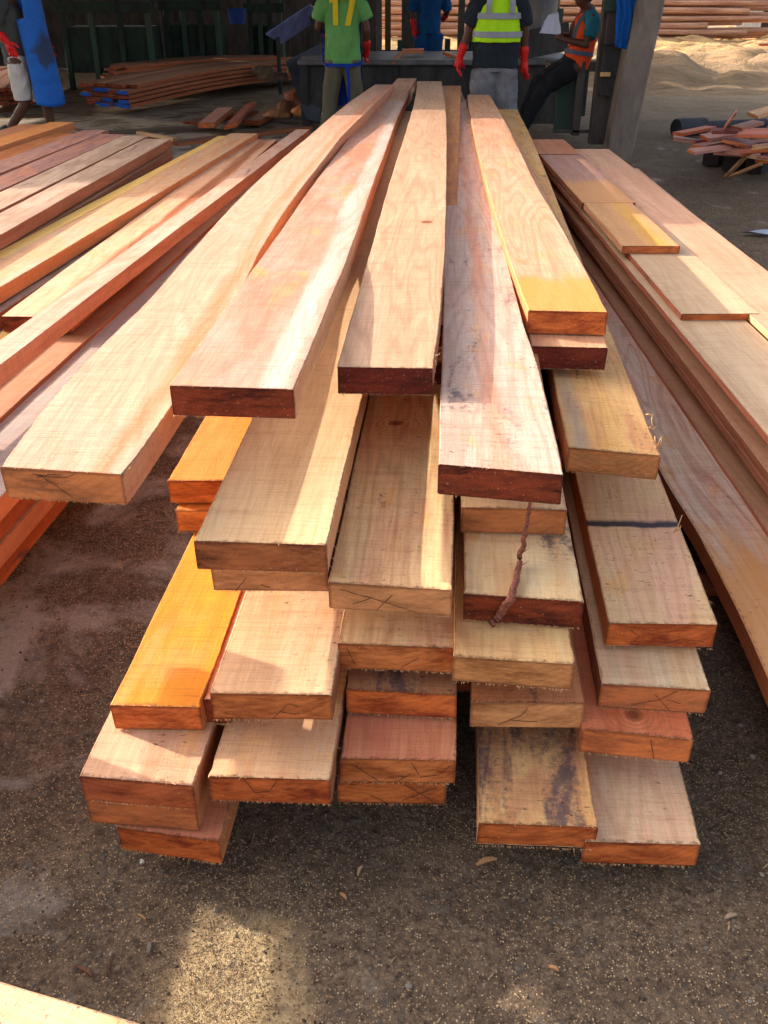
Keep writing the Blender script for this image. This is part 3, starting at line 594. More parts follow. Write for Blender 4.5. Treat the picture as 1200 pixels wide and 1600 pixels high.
# strip of bark hanging over the fourth column
k = NT('reddish_bark'); g = k.obj(); n = k.noise(g, 160, 5, .7)
BARK = k.out(k.mix(k.rng(n, .35, .65), lin((92, 44, 34)), lin((164, 104, 82))), .9, n, 1, .004)
bm = bmesh.new()
pts = [at(829, 776, .745), at(826, 800, .70), at(818, 838, .632), at(812, 870, .560), at(803, 915, .556), at(795, 936, .548)]
e1 = at(786, 945, .52); e2 = at(768, 975, .476)
pts[-1] = at(797, 934, .556); pts += [at(790, 944, .53), at(780, 958, .50), at(766, 976, .472)]
P2 = []
for i in range(len(pts) - 1):
    for q in range(8):
        f = q / 8; p = pts[i].lerp(pts[i + 1], f); s_ = (i + f)
        P2.append(p + Vector((noise.noise(Vector((s_ * 2.3, 0, 1))) * .006, -.006, noise.noise(Vector((s_ * 3, 4, 1))) * .003)))
tube_bm(bm, P2, [(.0035 + .0052 * min(1, i / 40) + .002 * noise.noise(Vector((i * .9, 3, 3)))) for i in range(len(P2))], 7)
for j in (22, 26, 45, 50):
    q = P2[j]; tube_bm(bm, [q, q + Vector((.01, -.004, .008)), q + Vector((.02, -.003, .015))], [.0018, .0012, .0004], 4)
o = link('bark_strip', bm, BARK, smooth=True, origin=P2[-1]); tag(o, 'ropy strip of reddish bark hanging in front of the freckled plank', 'bark')
# curled shavings on the right edge
def curl(px, py, z, pts, label, rad=.0016):
    o_ = at(px, py, z); bm = bmesh.new()
    for pl in pts: tube_bm(bm, [o_ + Vector(p) for p in pl], [rad, rad * 1.2, rad * .9, rad * .4][:len(pl)] if len(pl) <= 4 else rad, 5)
    o = link('wood_curl', bm, PALE, smooth=True, origin=o_); tag(o, label, 'wood shaving', 'curled shavings on the main stack')
curl(1012, 668, .662, [[(0, 0, 0), (.012, 0, .006), (.01, .01, .02), (.012, .01, .035)], [(.002, 0, .002), (.012, -.006, -.003), (.022, 0, .004)], [(.01, .01, .03), (0, .01, .034), (-.006, .012, .031)]], 'hooked wood shaving further up the edge of the yellow stained plank')
curl(1024, 700, .662, [[(0, 0, 0), (.006, 0, .012), (.012, .004, .028), (.02, .006, .034)], [(.004, 0, .004), (-.002, .004, .018), (-.004, .006, .03)], [(.002, 0, .0), (.012, 0, .008), (.012, 0, .024)]], 'feathery wood shaving at the front corner of the yellow stained plank')
curl(1052, 832, .44, [[(0, 0, 0), (.008, 0, .012), (.016, .004, .05)], [(.002, 0, .004), (.014, -.004, .01), (.016, 0, .022)], [(0, 0, 0), (.006, -.006, .018)]], 'thin forked splinter beside the black band on the banded plank', .0014)
# ------------------------------------------------------------ chips on the ground
rnd = random.Random(9); bm = bmesh.new()
def chip(bm, x, y, z, ln, wd, th, ang, tilt=0):
    m = Matrix.Translation((x, y, z)) @ Matrix.Rotation(ang, 4, 'Z') @ Matrix.Rotation(tilt, 4, 'X')
    vs = [bm.verts.new(m @ Vector(p)) for p in ((-ln, 0, 0), (-ln * .3, wd, th * .3), (ln * .6, wd * .7, 0), (ln, 0, th * .5), (ln * .5, -wd * .8, 0), (-ln * .4, -wd, 0), (0, 0, th))]
    for i in range(6): bm.faces.new((vs[i], vs[(i + 1) % 6], vs[6]))
k = NT('wood_flakes'); n = k.noise(k.obj(), 60, 1); FLK = k.out(k.mix(k.rng(n, .35, .65), lin((186, 156, 116)), lin((112, 86, 62))), .85)
for _ in range(8000):
    x = rnd.uniform(-1.6, 1.4); y = rnd.uniform(.85, 3.2) if rnd.random() < .8 else rnd.uniform(3, 6)
    sunlit_drift = math.exp(-(((x + .3) / .22) ** 2 + ((y - 1.05) / .35) ** 2))
    s_ = .0009 + .0016 * rnd.random() ** 2 + (.0035 * rnd.random() if rnd.random() < .05 else 0)
    chip(bm, x, y, gz(x, y) + .0008, s_ * rnd.uniform(1, 1.8), s_ * rnd.uniform(.25, .8), s_ * .5, rnd.uniform(0, 6.3), rnd.uniform(-.5, .5))
for _ in range(9000):
    x = rnd.gauss(-.32, .085); y = rnd.gauss(1.05, .17); s_ = rnd.uniform(.0008, .0024)
    chip(bm, x, y, gz(x, y) + .0012, s_, s_ * rnd.uniform(.5, .9), s_ * .6, rnd.uniform(0, 6.3), rnd.uniform(-.6, .6))
tag(link('sawdust_flakes', bm, FLK), 'pale sawdust flakes scattered over the dirt', 'sawdust', kind='stuff')
k = NT('grit'); n = k.noise(k.obj(), 30, 1); GRT = k.out(k.mix(k.rng(n, .35, .65), lin((64, 54, 44)), lin((150, 140, 128))), .9)
bm = bmesh.new()
for _ in range(2600):
    x = rnd.uniform(-1.6, 1.4); y = rnd.uniform(.85, 3.6); s_ = rnd.uniform(.001, .003) + (.008 * rnd.random() if rnd.random() < .06 else 0)
    bmesh.ops.create_icosphere(bm, subdivisions=1, radius=s_, matrix=Matrix.Translation((x, y, gz(x, y) + s_ * .2)) @ Matrix.Rotation(rnd.uniform(0, 3), 4, 'Z') @ Matrix.Diagonal((1, rnd.uniform(.6, 1), .6, 1)))
tag(link('grit', bm, GRT), 'small stones and grit trodden into the dirt', 'grit', kind='stuff')
k = NT('dirt_crumbs'); oi_ = k.noise(k.obj(), 55, 1); CRM = k.out(k.mix(k.rng(oi_, .38, .62), lin((58, 46, 38)), lin((132, 110, 88))), .95)
bm = bmesh.new()
for _ in range(15000):
    x = rnd.uniform(-1.5, 1.3); y = .85 + 2.6 * rnd.random() ** 1.5; s_ = .0012 + .0035 * rnd.random() ** 3
    chip(bm, x, y, gz(x, y) + .0004, s_, s_ * rnd.uniform(.5, 1), s_ * .8, rnd.uniform(0, 6.3), rnd.uniform(-.3, .3))
tag(link('dirt_crumbs', bm, CRM), 'brown crumbs of trodden dirt', 'dirt', kind='stuff')
bm = bmesh.new()
for _ in range(420):
    x = rnd.uniform(-1.4, 1.2); y = rnd.uniform(.9, 3.2); ln = rnd.uniform(.004, .014)
    chip(bm, x, y, gz(x, y) + .002, ln, ln * rnd.uniform(.06, .2), .0008, rnd.uniform(0, 6.3), rnd.uniform(-.3, .3))
tag(link('wood_slivers', bm, FLK), 'thin pale slivers of wood strewn on the dirt', 'slivers', kind='stuff')
def bigchip(px, py, ln, wd, ang, label, c=(196, 140, 90), z=.006):
    p = at(px, py, 0); bm = bmesh.new(); n = 9; rings = []
    for i in range(n):
        q = i / (n - 1); ww = wd * (math.sin(math.pi * min(1, q * 1.05 + .02)) ** .6) * (1 + .25 * noise.noise(Vector((i * .8, px, 1))))
        z_ = gz(p.x, p.y) + z + .25 * wd * math.sin(q * 3.1)
        cx = (q - .5) * ln; cy = .12 * ln * math.sin(q * 2.6)
        rings.append([bm.verts.new((cx, cy - ww / 2, z_)), bm.verts.new((cx, cy + ww / 2, z_ + .002)), bm.verts.new((cx, cy + ww / 2, z_ - .002)), bm.verts.new((cx, cy - ww / 2, z_ - .004))])
    for a_, b_ in zip(rings, rings[1:]):
        for j in range(4): bm.faces.new((a_[j], a_[(j + 1) % 4], b_[(j + 1) % 4], b_[j]))
    bm.faces.new(rings[0][::-1]); bm.faces.new(rings[-1]); bmesh.ops.recalc_face_normals(bm, faces=bm.faces)
    bmesh.ops.rotate(bm, verts=bm.verts, cent=(0, 0, 0), matrix=Matrix.Rotation(ang, 3, 'Z'))
    bmesh.ops.translate(bm, verts=bm.verts, vec=(p.x, p.y, 0))
    kk = NT('chip'); nn = kk.noise(kk.mapv(kk.obj(), (30, 90, 30)), 1, 3)
    o = link('wood_chip', bm, kk.out(kk.mix(nn, lin(c), lin(tuple(int(v * .7) for v in c))), .8), origin=(p.x, p.y, 0)); tag(o, label, 'wood chip', 'wood chips on the ground')
bigchip(761, 1347, .05, .010, .25, 'tan almond shaped wood chip just in front of the blackened plank', (206, 150, 98))
bigchip(563, 1357, .026, .006, 1.1, 'small pale wood chip in front of the orange ended middle plank', (206, 170, 120))
bigchip(536, 1402, .024, .005, -.9, 'thin curved sliver lower right of the sunlit sawdust patch')
bigchip(865, 1513, .022, .006, -.6, 'brown wood chip alone at the lower right')
bigchip(235, 1480, .026, .007, 1.5, 'grey leaf shaped chip left of the sunlit sawdust patch', (150, 140, 128))
bigchip(220, 1432, .03, .004, -.7, 'thin light twig like sliver upper left of the sunlit patch', (170, 130, 90))
bigchip(175, 1510, .045, .005, 1.4, 'long dark sliver on the ground at the lower left', (110, 78, 52))
bigchip(130, 1520, .05, .006, -.6, 'brown sliver beside the plank corner at the bottom left', (122, 84, 56))
bigchip(1142, 1434, .03, .008, .2, 'pale chip at the right edge of the ground', (180, 150, 120))
bigchip(222, 1347, .01, .009, .2, 'tiny white chip under the left corner of the stack', (225, 220, 210))
# ============================================================ BACKGROUND: shed, yard, logs
def boxbm(bm, x0, x1, y0, y1, z0, z1, bev=0.0):
    r = bmesh.ops.create_cube(bm, size=1.0, matrix=Matrix.Translation(((x0 + x1) / 2, (y0 + y1) / 2, (z0 + z1) / 2)) @ Matrix.Diagonal((x1 - x0, y1 - y0, z1 - z0, 1)))
    if bev:
        es = list({e for v in r['verts'] for e in v.link_edges}); bmesh.ops.bevel(bm, geom=es, offset=bev, segments=1, affect='EDGES')
def box(name, x0, x1, y0, y1, z0, z1, mat, parent=None, bev=.004, origin=None, rot=None):
    bm = bmesh.new(); boxbm(bm, x0, x1, y0, y1, z0, z1, bev)
    c = Vector(((x0 + x1) / 2, (y0 + y1) / 2, z0))
    if rot: bmesh.ops.rotate(bm, verts=bm.verts, cent=c, matrix=Matrix.Rotation(rot[0], 3, rot[1]))
    return link(name, bm, mat, parent, origin=origin if origin else c)
def grime(name, c1, c2, rough=.8, sc_=6, c3=None, t3=.6, bs=.5, metal=0):
    k = NT(name); g = k.obj(); n = k.noise(k.mapv(g, (1, 1, .4)), sc_, 7, .65, .4); c = k.mix(k.rng(n, .35, .65), lin(c1), lin(c2))
    if c3:
        m = k.noise(k.mapv(g, (1, 1, .6), (3, 3, 3)), sc_ * 1.3, 6, .7); c = k.mix(k.rng(m, t3, t3 + .06), c, lin(c3))
    k.b.inputs['Metallic'].default_value = metal
    return k.out(c, rough, n, bs, .006)
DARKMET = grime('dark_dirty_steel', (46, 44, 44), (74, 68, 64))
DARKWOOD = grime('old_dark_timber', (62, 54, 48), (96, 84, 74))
CONC = grime('stained_concrete_post', (104, 90, 80), (138, 122, 108), sc_=5, c3=(88, 140, 112), t3=.62)
GREENP = grime('worn_green_paint', (52, 82, 66), (72, 72, 64), sc_=5)
ROOFM = grime('old_roof_sheet', (96, 86, 76), (120, 110, 98))
# shed
shed = empty('open_shed', (-6, 9.6, 0)); tag(shed, 'big open sided dark sawmill shed behind the stacks', 'shed')
bm = bmesh.new()
nx = 150
ring = []
XS = [-14 + 17.0 * i / nx for i in range(nx + 1)]; XS = sorted(XS + [-4.795, -4.785])
for i, x in enumerate(XS):
    zz = .03 * math.sin(i * 2.1)
    ye = 9.6 + .45 * min(0, x + 5.5) if x < -4.79 else 7.85  # unseen roof edge; the step nearer is added to shade the right stack
    ring.append((bm.verts.new((x, ye, 3.4 + zz)), bm.verts.new((x, 21, 4.6 + zz)), bm.verts.new((x, ye, 3.41 + zz)), bm.verts.new((x, 21, 4.61 + zz))))
for a_, b_ in zip(ring, ring[1:]): bm.faces.new((a_[0], a_[1], b_[1], b_[0])); bm.faces.new((a_[2], b_[2], b_[3], a_[3]))
for r_ in (ring[0], ring[-1]): bm.faces.new((r_[0], r_[1], r_[3], r_[2]))
link('roof', bm, ROOFM, shed)
box('back_wall', -14, -.15, 20.9, 21.0, 0, 4.4, DARKWOOD, shed)
box('side_wall', -14.1, -14, 9.8, 21, 0, 3.4, DARKWOOD, shed)
for x, Y in ((-9.5, 8.0), (-13.8, 6.2), (-4.5, 20.6)):
    box('post', x - .12, x + .12, Y - .12, Y + .12, 0, 3.4 if Y < 12 else 4.4, DARKWOOD, shed)
# big leaning post at the right
pb = at(968, 248, 0)
bm = bmesh.new()
n = 24
for (dx0, dx1, dy0, dy1) in ((-.135, .135, -.12, .14),):
    rr = []
    for i in range(n + 1):
        z = 3.4 * i / n; lx = .092 * z - .01 + .01 * noise.noise(Vector((z * 2, 1, 0)))
        rr.append([bm.verts.new((pb.x + lx + x + .006 * noise.noise(Vector((z * 5, x * 9, y * 9))), pb.y + y + .12, z - .02)) for x, y in ((dx0 + .02, dy0), (dx1 - .02, dy0), (dx1, dy0 + .02), (dx1, dy1), (dx0, dy1), (dx0, dy0 + .02))])
    for a_, b_ in zip(rr, rr[1:]):
        for j in range(6): bm.faces.new((a_[j], a_[(j + 1) % 6], b_[(j + 1) % 6], b_[j]))
    bm.faces.new(rr[0][::-1]); bm.faces.new(rr[-1])
tag(link('shed_post', bm, CONC, origin=(pb.x, pb.y + .12, 0)), 'thick grey leaning post with flaking green paint beside the right stack', 'post')
def px_box(name, xl, xr, yt, yb, Y, dpt, mat, parent=None, rot=None, bev=.006):
    """upright box whose front face at distance Y spans these picture rows and columns"""
    a_ = atY(xl, yb, Y); b_ = atY(xr, yt, Y); x1 = atY(xr, yb, Y).x
    return box(name, a_.x, x1, Y, Y + dpt, a_.z, b_.z, mat, parent, bev, rot=rot)
# timber and steel frame left of the post
fr = empty('machine_frame', (2.1, 10.9, 0)); tag(fr, 'dark timber and steel frame the man in the orange vest leans on', 'frame')
DW2 = grime('weathered_frame_timber', (88, 78, 70), (58, 52, 48)); 
px_box('upright', 921, 945, -60, 226, 10.7, .12, DW2, fr)
px_box('upright', 944, 950, -60, 240, 10.95, .12, GREENP, fr)
px_box('upright', 893, 905, 96, 212, 11.0, .1, DW2, fr)
px_box('upright', 905, 914, 60, 182, 11.5, .1, DARKMET, fr)
px_box('upright', 866, 892, 110, 206, 11.3, .1, GREENP, fr)
px_box('rail', 864, 926, 203, 208, 11.0, .06, DW2, fr)
px_box('rail', 858, 950, 96, 112, 11.62, .3, DARKWOOD, fr)
px_box('panel', 945, 967, 20, 70, 10.6, .05, DW2, fr)
px_box('panel', 936, 966, 72, 150, 10.58, .05, DARKMET, fr)
px_box('panel', 942, 962, -20, 18, 10.55, .03, GREENP, fr)
px_box('bracket', 938, 954, 113, 120, 10.52, .03, grime('bare_wood_block', (220, 176, 112), (196, 150, 96)), fr)
# hanging blue cloth
def cloth(name, c, c2=None, sc_=9, bs=.7, rough=.85, stripes=None, bd=.02):
    k = NT(name); g = k.obj(); n = k.noise(k.mapv(g, (1, 1, .45)), sc_, 5, .6, .8)
    n2 = k.noise(g, 70, 3)
    col_ = k.mix(k.rng(n, .3, .7), lin(c), lin(c2 or tuple(int(v * .85) for v in c)))
    return k.out(col_, rough, k.math('ADD', n, k.math('MULTIPLY', n2, .05)), bs, bd, .2)
def drape(name, pts_top, pts_bot, mat, seed=0, n=22, m=16, amp=.02, parent=None, th=.004):
    bm = bmesh.new(); V_ = []
    for side in (0, 1):
        g_ = []
        for j in range(m + 1):
            row = []
            for i in range(n + 1):
                u, v = i / n, j / m
                a_ = Vector(pts_top[0]).lerp(Vector(pts_top[1]), u); b_ = Vector(pts_bot[0]).lerp(Vector(pts_bot[1]), u); p = a_.lerp(b_, v)
                f = amp * (math.sin(u * 19 + seed + v) * .7 + noise.noise(Vector((u * 6, v * 2, seed)))) * (.3 + .7 * v)
                row.append(bm.verts.new(p + Vector((noise.noise(Vector((v * 4, u * 2, seed + 5))) * amp, f + side * th, 0))))
            g_.append(row)
        V_.append(g_)
    for s_, g_ in enumerate(V_):
        for j in range(m):
            for i in range(n):
                q = (g_[j][i], g_[j][i + 1], g_[j + 1][i + 1], g_[j + 1][i]); bm.faces.new(q if s_ else q[::-1])
    A_, B_ = V_
    for j in range(m):
        bm.faces.new((A_[j][0], A_[j + 1][0], B_[j + 1][0], B_[j][0])); bm.faces.new((A_[j][n], B_[j][n], B_[j + 1][n], A_[j + 1][n]))
    for i in range(n):
        bm.faces.new((A_[0][i], B_[0][i], B_[0][i + 1], A_[0][i + 1])); bm.faces.new((A_[m][i], A_[m][i + 1], B_[m][i + 1], B_[m][i]))
    return link(name, bm, mat, parent, smooth=True)
Yc = 10.4
tag(drape('hanging_cloth', (atY(966, -70, Yc), atY(1000, -70, Yc)), (atY(960, 72, Yc), atY(986, 80, Yc)), cloth('blue_cloth', (20, 92, 168), (18, 70, 130)), 3, amp=.035), 'blue cloth hanging from the frame beside the thick grey post', 'cloth')
# saw bench behind the men
bn = empty('saw_bench', (.8, 12.6, 0)); tag(bn, 'long low dark steel saw bench behind the standing men', 'bench')
TOPM = grime('worn_bench_top', (84, 80, 80), (120, 112, 108), rough=.5)
box('table_top', -1.05, 2.35, 12.45, 13.9, .72, .78, TOPM, bn, .01)
box('front_panel', -1.0, 2.3, 12.52, 12.58, .05, .717, DARKMET, bn)
for x in (-.98, .25, 1.15, 2.25): box('leg', x - .05, x + .05, 12.47, 12.515, 0, .717, grime('bench_leg', (58, 54, 52), (40, 38, 38)), bn)
box('rail', 1.35, 2.3, 12.7, 12.8, .785, 1.1, DARKMET, bn, rot=(R(-10), 'Y'))
c_ = atY(470, 190, 12.2)
bm = bmesh.new()
qs = [atY(446, 96, 12.9), atY(505, 66, 13.4), atY(500, 190, 12.35), atY(478, 186, 12.3)]
vs = [bm.verts.new(p) for p in qs] + [bm.verts.new(p + Vector((0, .03, 0))) for p in qs]
for f in ((0, 1, 2, 3), (7, 6, 5, 4), (0, 4, 5, 1), (1, 5, 6, 2), (2, 6, 7, 3), (3, 7, 4, 0)): bm.faces.new([vs[i] for i in f])
bmesh.ops.recalc_face_normals(bm, faces=bm.faces)
link('chute_plate', bm, grime('bluish_steel', (60, 62, 70), (84, 84, 92)), bn)
def seg_plank(p, q, w, t, mats, label, group, name='offcut', cat='offcut', seed=0, tilt=0.0):
    p, q = Vector(p), Vector(q); d = (q - p).normalized(); s_ = d.cross(Vector((0, 0, 1))).normalized()
    s_ = (s_ + Vector((0, 0, tilt))).normalized()
    m = p.lerp(q, .5)
    return plank([(p - s_ * w / 2, p + s_ * w / 2), (m - s_ * w / 2, m + s_ * w / 2), (q - s_ * w / 2, q + s_ * w / 2)], t, mats, label, group, name=name, cat=cat, seed=seed, step=.15, cham=min(.002, t * .2))
w_sal2 = wood((226, 130, 100), (206, 112, 84), grain=.3)
seg_plank(atY(662, 76, 13.0), atY(628, 77, 13.0), .16, .05, (w_sal2, S_org, e_org), 'salmon offcut lying on the dark saw bench', 'offcuts on the saw bench', seed=201)
seg_plank(atY(628, 80, 12.9), atY(613, 96, 12.45), .07, .03, (w_brownb, S_brn, e_brn), 'thin slat leaning down the front edge of the saw bench', 'offcuts on the saw bench', seed=202)
seg_plank(atY(695, 80, 12.9), atY(736, 94, 12.6), .09, .04, (w_tan, S_brn, e_brn), 'tan offcut on the bench by the red glove of the yellow vest man', 'offcuts on the saw bench', seed=203)
# machinery lost in the dark
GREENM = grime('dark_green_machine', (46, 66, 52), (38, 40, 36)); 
def machine(label, xl, xr, yt, yb, Y, seed):
    rnd = random.Random(seed); m = empty('sawmill_machine', atY((xl + xr) / 2, yb, Y)); tag(m, label, 'machine')
    x0, x1 = atY(xl, yb, Y).x, atY(xr, yb, Y).x; zt = atY(xl, yt, Y).z
    box('body', x0, x1, Y, Y + .8, .25, max(.6, zt * .5), GREENM, m)
    n_ = max(3, int((x1 - x0) / .35))
    for i in range(n_ + 1):
        x = x0 + (x1 - x0) * i / n_
        box('upright', x - .04, x + .04, Y - .01 * i - .1, Y - .02, 0, zt * rnd.uniform(.8, 1.15), GREENP if i % 2 else GREENM, m)
    box('crossbeam', x0 - .1, x1 + .1, Y - .18, Y - .1, zt * .62, zt * .70, GREENM, m)
    return m
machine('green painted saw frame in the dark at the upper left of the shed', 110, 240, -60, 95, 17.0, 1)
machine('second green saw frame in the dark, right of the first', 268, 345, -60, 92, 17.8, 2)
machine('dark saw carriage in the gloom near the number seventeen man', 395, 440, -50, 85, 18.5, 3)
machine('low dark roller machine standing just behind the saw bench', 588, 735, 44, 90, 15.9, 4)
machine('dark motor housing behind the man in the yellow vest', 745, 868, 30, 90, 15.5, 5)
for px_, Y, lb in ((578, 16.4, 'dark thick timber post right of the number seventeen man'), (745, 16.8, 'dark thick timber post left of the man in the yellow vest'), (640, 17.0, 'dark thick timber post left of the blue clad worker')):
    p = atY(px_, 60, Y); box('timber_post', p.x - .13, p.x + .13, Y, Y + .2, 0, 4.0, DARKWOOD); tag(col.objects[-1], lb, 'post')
def tub(px, py, r, h, Y, mat, label):
    p = atY(px, py, Y); t_ = empty('tub', p); tag(t_, label, 'tub')
    bm = bmesh.new(); rr = []
    for z, q in ((0, .8), (h, 1), (h, .93), (.02, .74)): rr.append([bm.verts.new((p.x + math.cos(i * .3927) * r * q, p.y + math.sin(i * .3927) * r * q, p.z + z)) for i in range(16)])
    for a_, b_ in zip(rr, rr[1:]):
        for i in range(16): bm.faces.new((a_[i], a_[(i + 1) % 16], b_[(i + 1) % 16], b_[i]))
    bm.faces.new(rr[0][::-1]); bm.faces.new(rr[-1]); link('shell', bm, mat, t_)
    bm = bmesh.new(); tube_bm(bm, [p + Vector((r * math.cos(a_), r * math.sin(a_), h)) for a_ in [i * .3927 for i in range(17)]], .012, 5, False); link('rim', bm, mat, t_)
tub(371, 37, .15, .2, 16.6, grime('blue_plastic', (30, 66, 130), (22, 46, 100)), 'small blue plastic tub in the dark shed')
# slanting bluish sheet
p0, p1 = atY(415, 52, 16.0), atY(484, 6, 16.6)
bm = bmesh.new(); sd = Vector((.15, .35, -.12))
vs = [bm.verts.new(p) for p in (p0, p1, p1 + sd * 1.3, p0 + sd * 1.3, p0 - Vector((0, 0, .02)), p1 - Vector((0, 0, .02)), p1 + sd * 1.3 - Vector((0, 0, .02)), p0 + sd * 1.3 - Vector((0, 0, .02)))]
for f in ((0, 1, 2, 3), (7, 6, 5, 4), (0, 4, 5, 1), (1, 5, 6, 2), (2, 6, 7, 3), (3, 7, 4, 0)): bm.faces.new([vs[i] for i in f])
bmesh.ops.recalc_face_normals(bm, faces=bm.faces)
for v in (p0,): box('dummy', 0, 0.01, 0, .01, 0, .01, DARKMET) if False else None
cv = empty('conveyor_ramp', p0); tag(cv, 'slanting bluish metal ramp in the dark left of the number seventeen man', 'ramp')
link('belt_sheet', bm, grime('blue_grey_sheet', (120, 126, 168), (90, 96, 132), rough=.4), cv)
for q in (.1, .9):
    p = p0.lerp(p1, q) + sd * .6; box('leg', p.x - .03, p.x + .03, p.y - .03, p.y + .03, 0, p.z - .03, DARKMET, cv)
# grey duct seen behind the vest man
bm = bmesh.new(); p = atY(841, 78, 14.6); tube_bm(bm, [(p.x, p.y, 0), (p.x, p.y, .05), (p.x, p.y, 3.9)], [.24, .22, .22], 20)
tag(link('steel_duct', bm, grime('galvanised', (118, 112, 110), (84, 80, 80), rough=.45, metal=.4), smooth=False, origin=(p.x, p.y, 0)), 'grey galvanised duct rising behind the man in the yellow vest', 'duct')
for px_, Y, lb, mt in ((720, 15.0, 'thin grey post right of the blue clad man', DW2), (866, 15.4, 'thin tan post beside the grey duct', grime('tan_post', (150, 124, 96), (120, 98, 76))), (606, 16.0, 'thin brown post left of the blue clad man', grime('brown_post', (110, 84, 44), (84, 66, 40))), (592, 15.2, 'dark post just right of the number seventeen man', DARKWOOD)):
    p = atY(px_, 60, Y); box('thin_post', p.x - .045, p.x + .045, Y, Y + .09, 0, 3.9, mt) ; o = col.objects[-1]; tag(o, lb, 'post')
# ---- stacked sawn lumber inside the shed
def lumber(px, py, Y, ang, length, rows, cols, w, t, label, group, seed, mats=None, blue=False, curve=.0, gap=.012):
    rnd = random.Random(seed); p = atY(px, py, Y); p.z = 0
    d = Vector((math.sin(ang), math.cos(ang), 0)); s_ = Vector((d.y, -d.x, 0))
    for r_ in range(rows):
        for c in range(cols):
            st_ = rnd.uniform(-.12, .12); z = .1 + (r_ + 1) * (t + gap); L_ = length + rnd.uniform(-.2, .2)
            a_ = p + d * st_ - s_ * (c + 1) * (w + .006); b_ = a_ + s_ * w
            st = [(a_ + d * L_ * q + s_ * (curve * q * q) + Vector((0, 0, z + .05 * math.sin(q * 3))), b_ + d * L_ * q + s_ * (curve * q * q) + Vector((0, 0, z + .05 * math.sin(q * 3)))) for q in (0, .3, .6, 1)]
            mm = rnd.choice(mats)
            e = E_BLUE if (blue and r_ < rows - 1 and rnd.random() < .6) else e_red
            plank(st, t, (mm, S_brn, e), ('bottom', 'second', 'third', 'fourth', 'fifth', 'sixth')[r_] + ' layer, ' + ('near right', 'second', 'third', 'fourth', 'back left')[c] + ' board of ' + label, group, name='sawn_board', cat='board', seed=seed * 100 + r_ * 10 + c, step=.5, cham=.002)
E_BLUE = grime('blue_end_paint', (24, 90, 190), (30, 70, 150), sc_=20)
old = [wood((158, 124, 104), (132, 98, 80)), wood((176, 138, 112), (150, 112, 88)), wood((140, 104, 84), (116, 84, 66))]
grp = 'sawn boards stacked inside the dark shed'
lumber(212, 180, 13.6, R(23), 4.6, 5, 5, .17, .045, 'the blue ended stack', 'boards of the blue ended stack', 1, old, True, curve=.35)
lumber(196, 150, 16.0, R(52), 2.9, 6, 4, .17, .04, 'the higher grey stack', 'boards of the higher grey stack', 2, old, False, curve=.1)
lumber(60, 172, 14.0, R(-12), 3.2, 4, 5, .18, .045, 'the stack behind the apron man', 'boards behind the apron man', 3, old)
seg_plank(atY(80, 212, 12.0) * 1, atY(330, 196, 12.5), .28, .16, (wood((112, 102, 92), (90, 80, 72)), wood((96, 86, 78), (80, 72, 64)), e_brn), 'long grey sleeper lying along the edge of the shed floor', None, name='sleeper', cat='sleeper', seed=210)
SG = 'loose offcuts on the shed floor'
def off(x0, y0, x1, y1, z, w, t, m, label, seed, tilt=0.0): return seg_plank(at(x0, y0, z), at(x1, y1, z), w, t, m, label, SG, seed=seed, tilt=tilt)
off(216, 205, 274, 216, .06, .07, .03, (w_cream, S_pale, e_pale), 'pale yellow stick on the ground left of the centre, in front of the shed', 220)
off(322, 192, 352, 168, .12, .2, .06, (wood((220, 170, 156), (200, 148, 132)), S_org, e_org), 'short pinkish offcut with an orange end on the shed floor', 221)
off(360, 194, 392, 160, .12, .16, .05, (wood((170, 110, 96), (150, 90, 76)), S_org, e_org), 'reddish bent offcut right of the pinkish one', 222, .25)
off(392, 188, 470, 150, .10, .22, .06, (old[0], S_brn, e_red), 'long dull brown offcut pointing at the slabs', 223)
off(300, 190, 390, 172, .03, .3, .04, (old[2], S_brn, e_red), 'dark flat board under the loose offcuts', 224)
off(270, 222, 480, 196, .03, .2, .04, (old[2], S_brn, e_red), 'dark board lying along the ground behind the left stack', 225)
# rounded slabs
def slab(px, py, z, l_, w_, h_, ang, label, c, seed):
    p = at(px, py, z); bm = bmesh.new(); bmesh.ops.create_icosphere(bm, subdivisions=3, radius=1)
    for v in bm.verts:
        f = 1 + .22 * noise.noise(v.co * 1.6 + Vector((seed, 0, 0))); v.co *= f
        if v.co.z < -.35: v.co.z = -.35
        if v.co.x > .8: v.co.x = .8
        v.co = Vector((v.co.x * l_, v.co.y * w_, v.co.z * h_))
    bmesh.ops.rotate(bm, verts=bm.verts, cent=(0, 0, 0), matrix=Matrix.Rotation(ang, 3, 'Z')); bmesh.ops.translate(bm, verts=bm.verts, vec=p)
    tag(link('wood_slab', bm, grime('slab_wood', c, tuple(int(v * .6) for v in c), sc_=9), smooth=True, origin=p), label, 'slab', 'rounded slabs by the saw bench')
slab(474, 176, .12, .17, .12, .09, .2, 'orange brown slab lowest in the heap by the bench', (206, 128, 70), 1)
slab(436, 180, .1, .2, .1, .07, -.1, 'tan slab at the left foot of the heap by the bench', (176, 116, 70), 2)
slab(462, 152, .3, .16, .12, .09, .5, 'reddish slab on top of the heap by the bench', (160, 88, 54), 3)
slab(482, 166, .22, .14, .1, .08, 1.2, 'dark slab between the others in the heap by the bench', (140, 84, 50), 4)
slab(448, 168, .16, .15, .1, .1, .9, 'brown slab in the middle of the heap by the bench', (150, 96, 60), 5)
slab(410, 112, .35, .2, .12, .1, .3, 'greyish slab with a pale edge higher up left of the bench', (120, 98, 76), 6)
slab(430, 122, .3, .25, .12, .08, .1, 'long dull slab left of the saw bench', (110, 84, 64), 7)
slab(458, 112, .4, .09, .08, .08, .3, 'small light slab against the bluish chute plate', (180, 130, 84), 8)
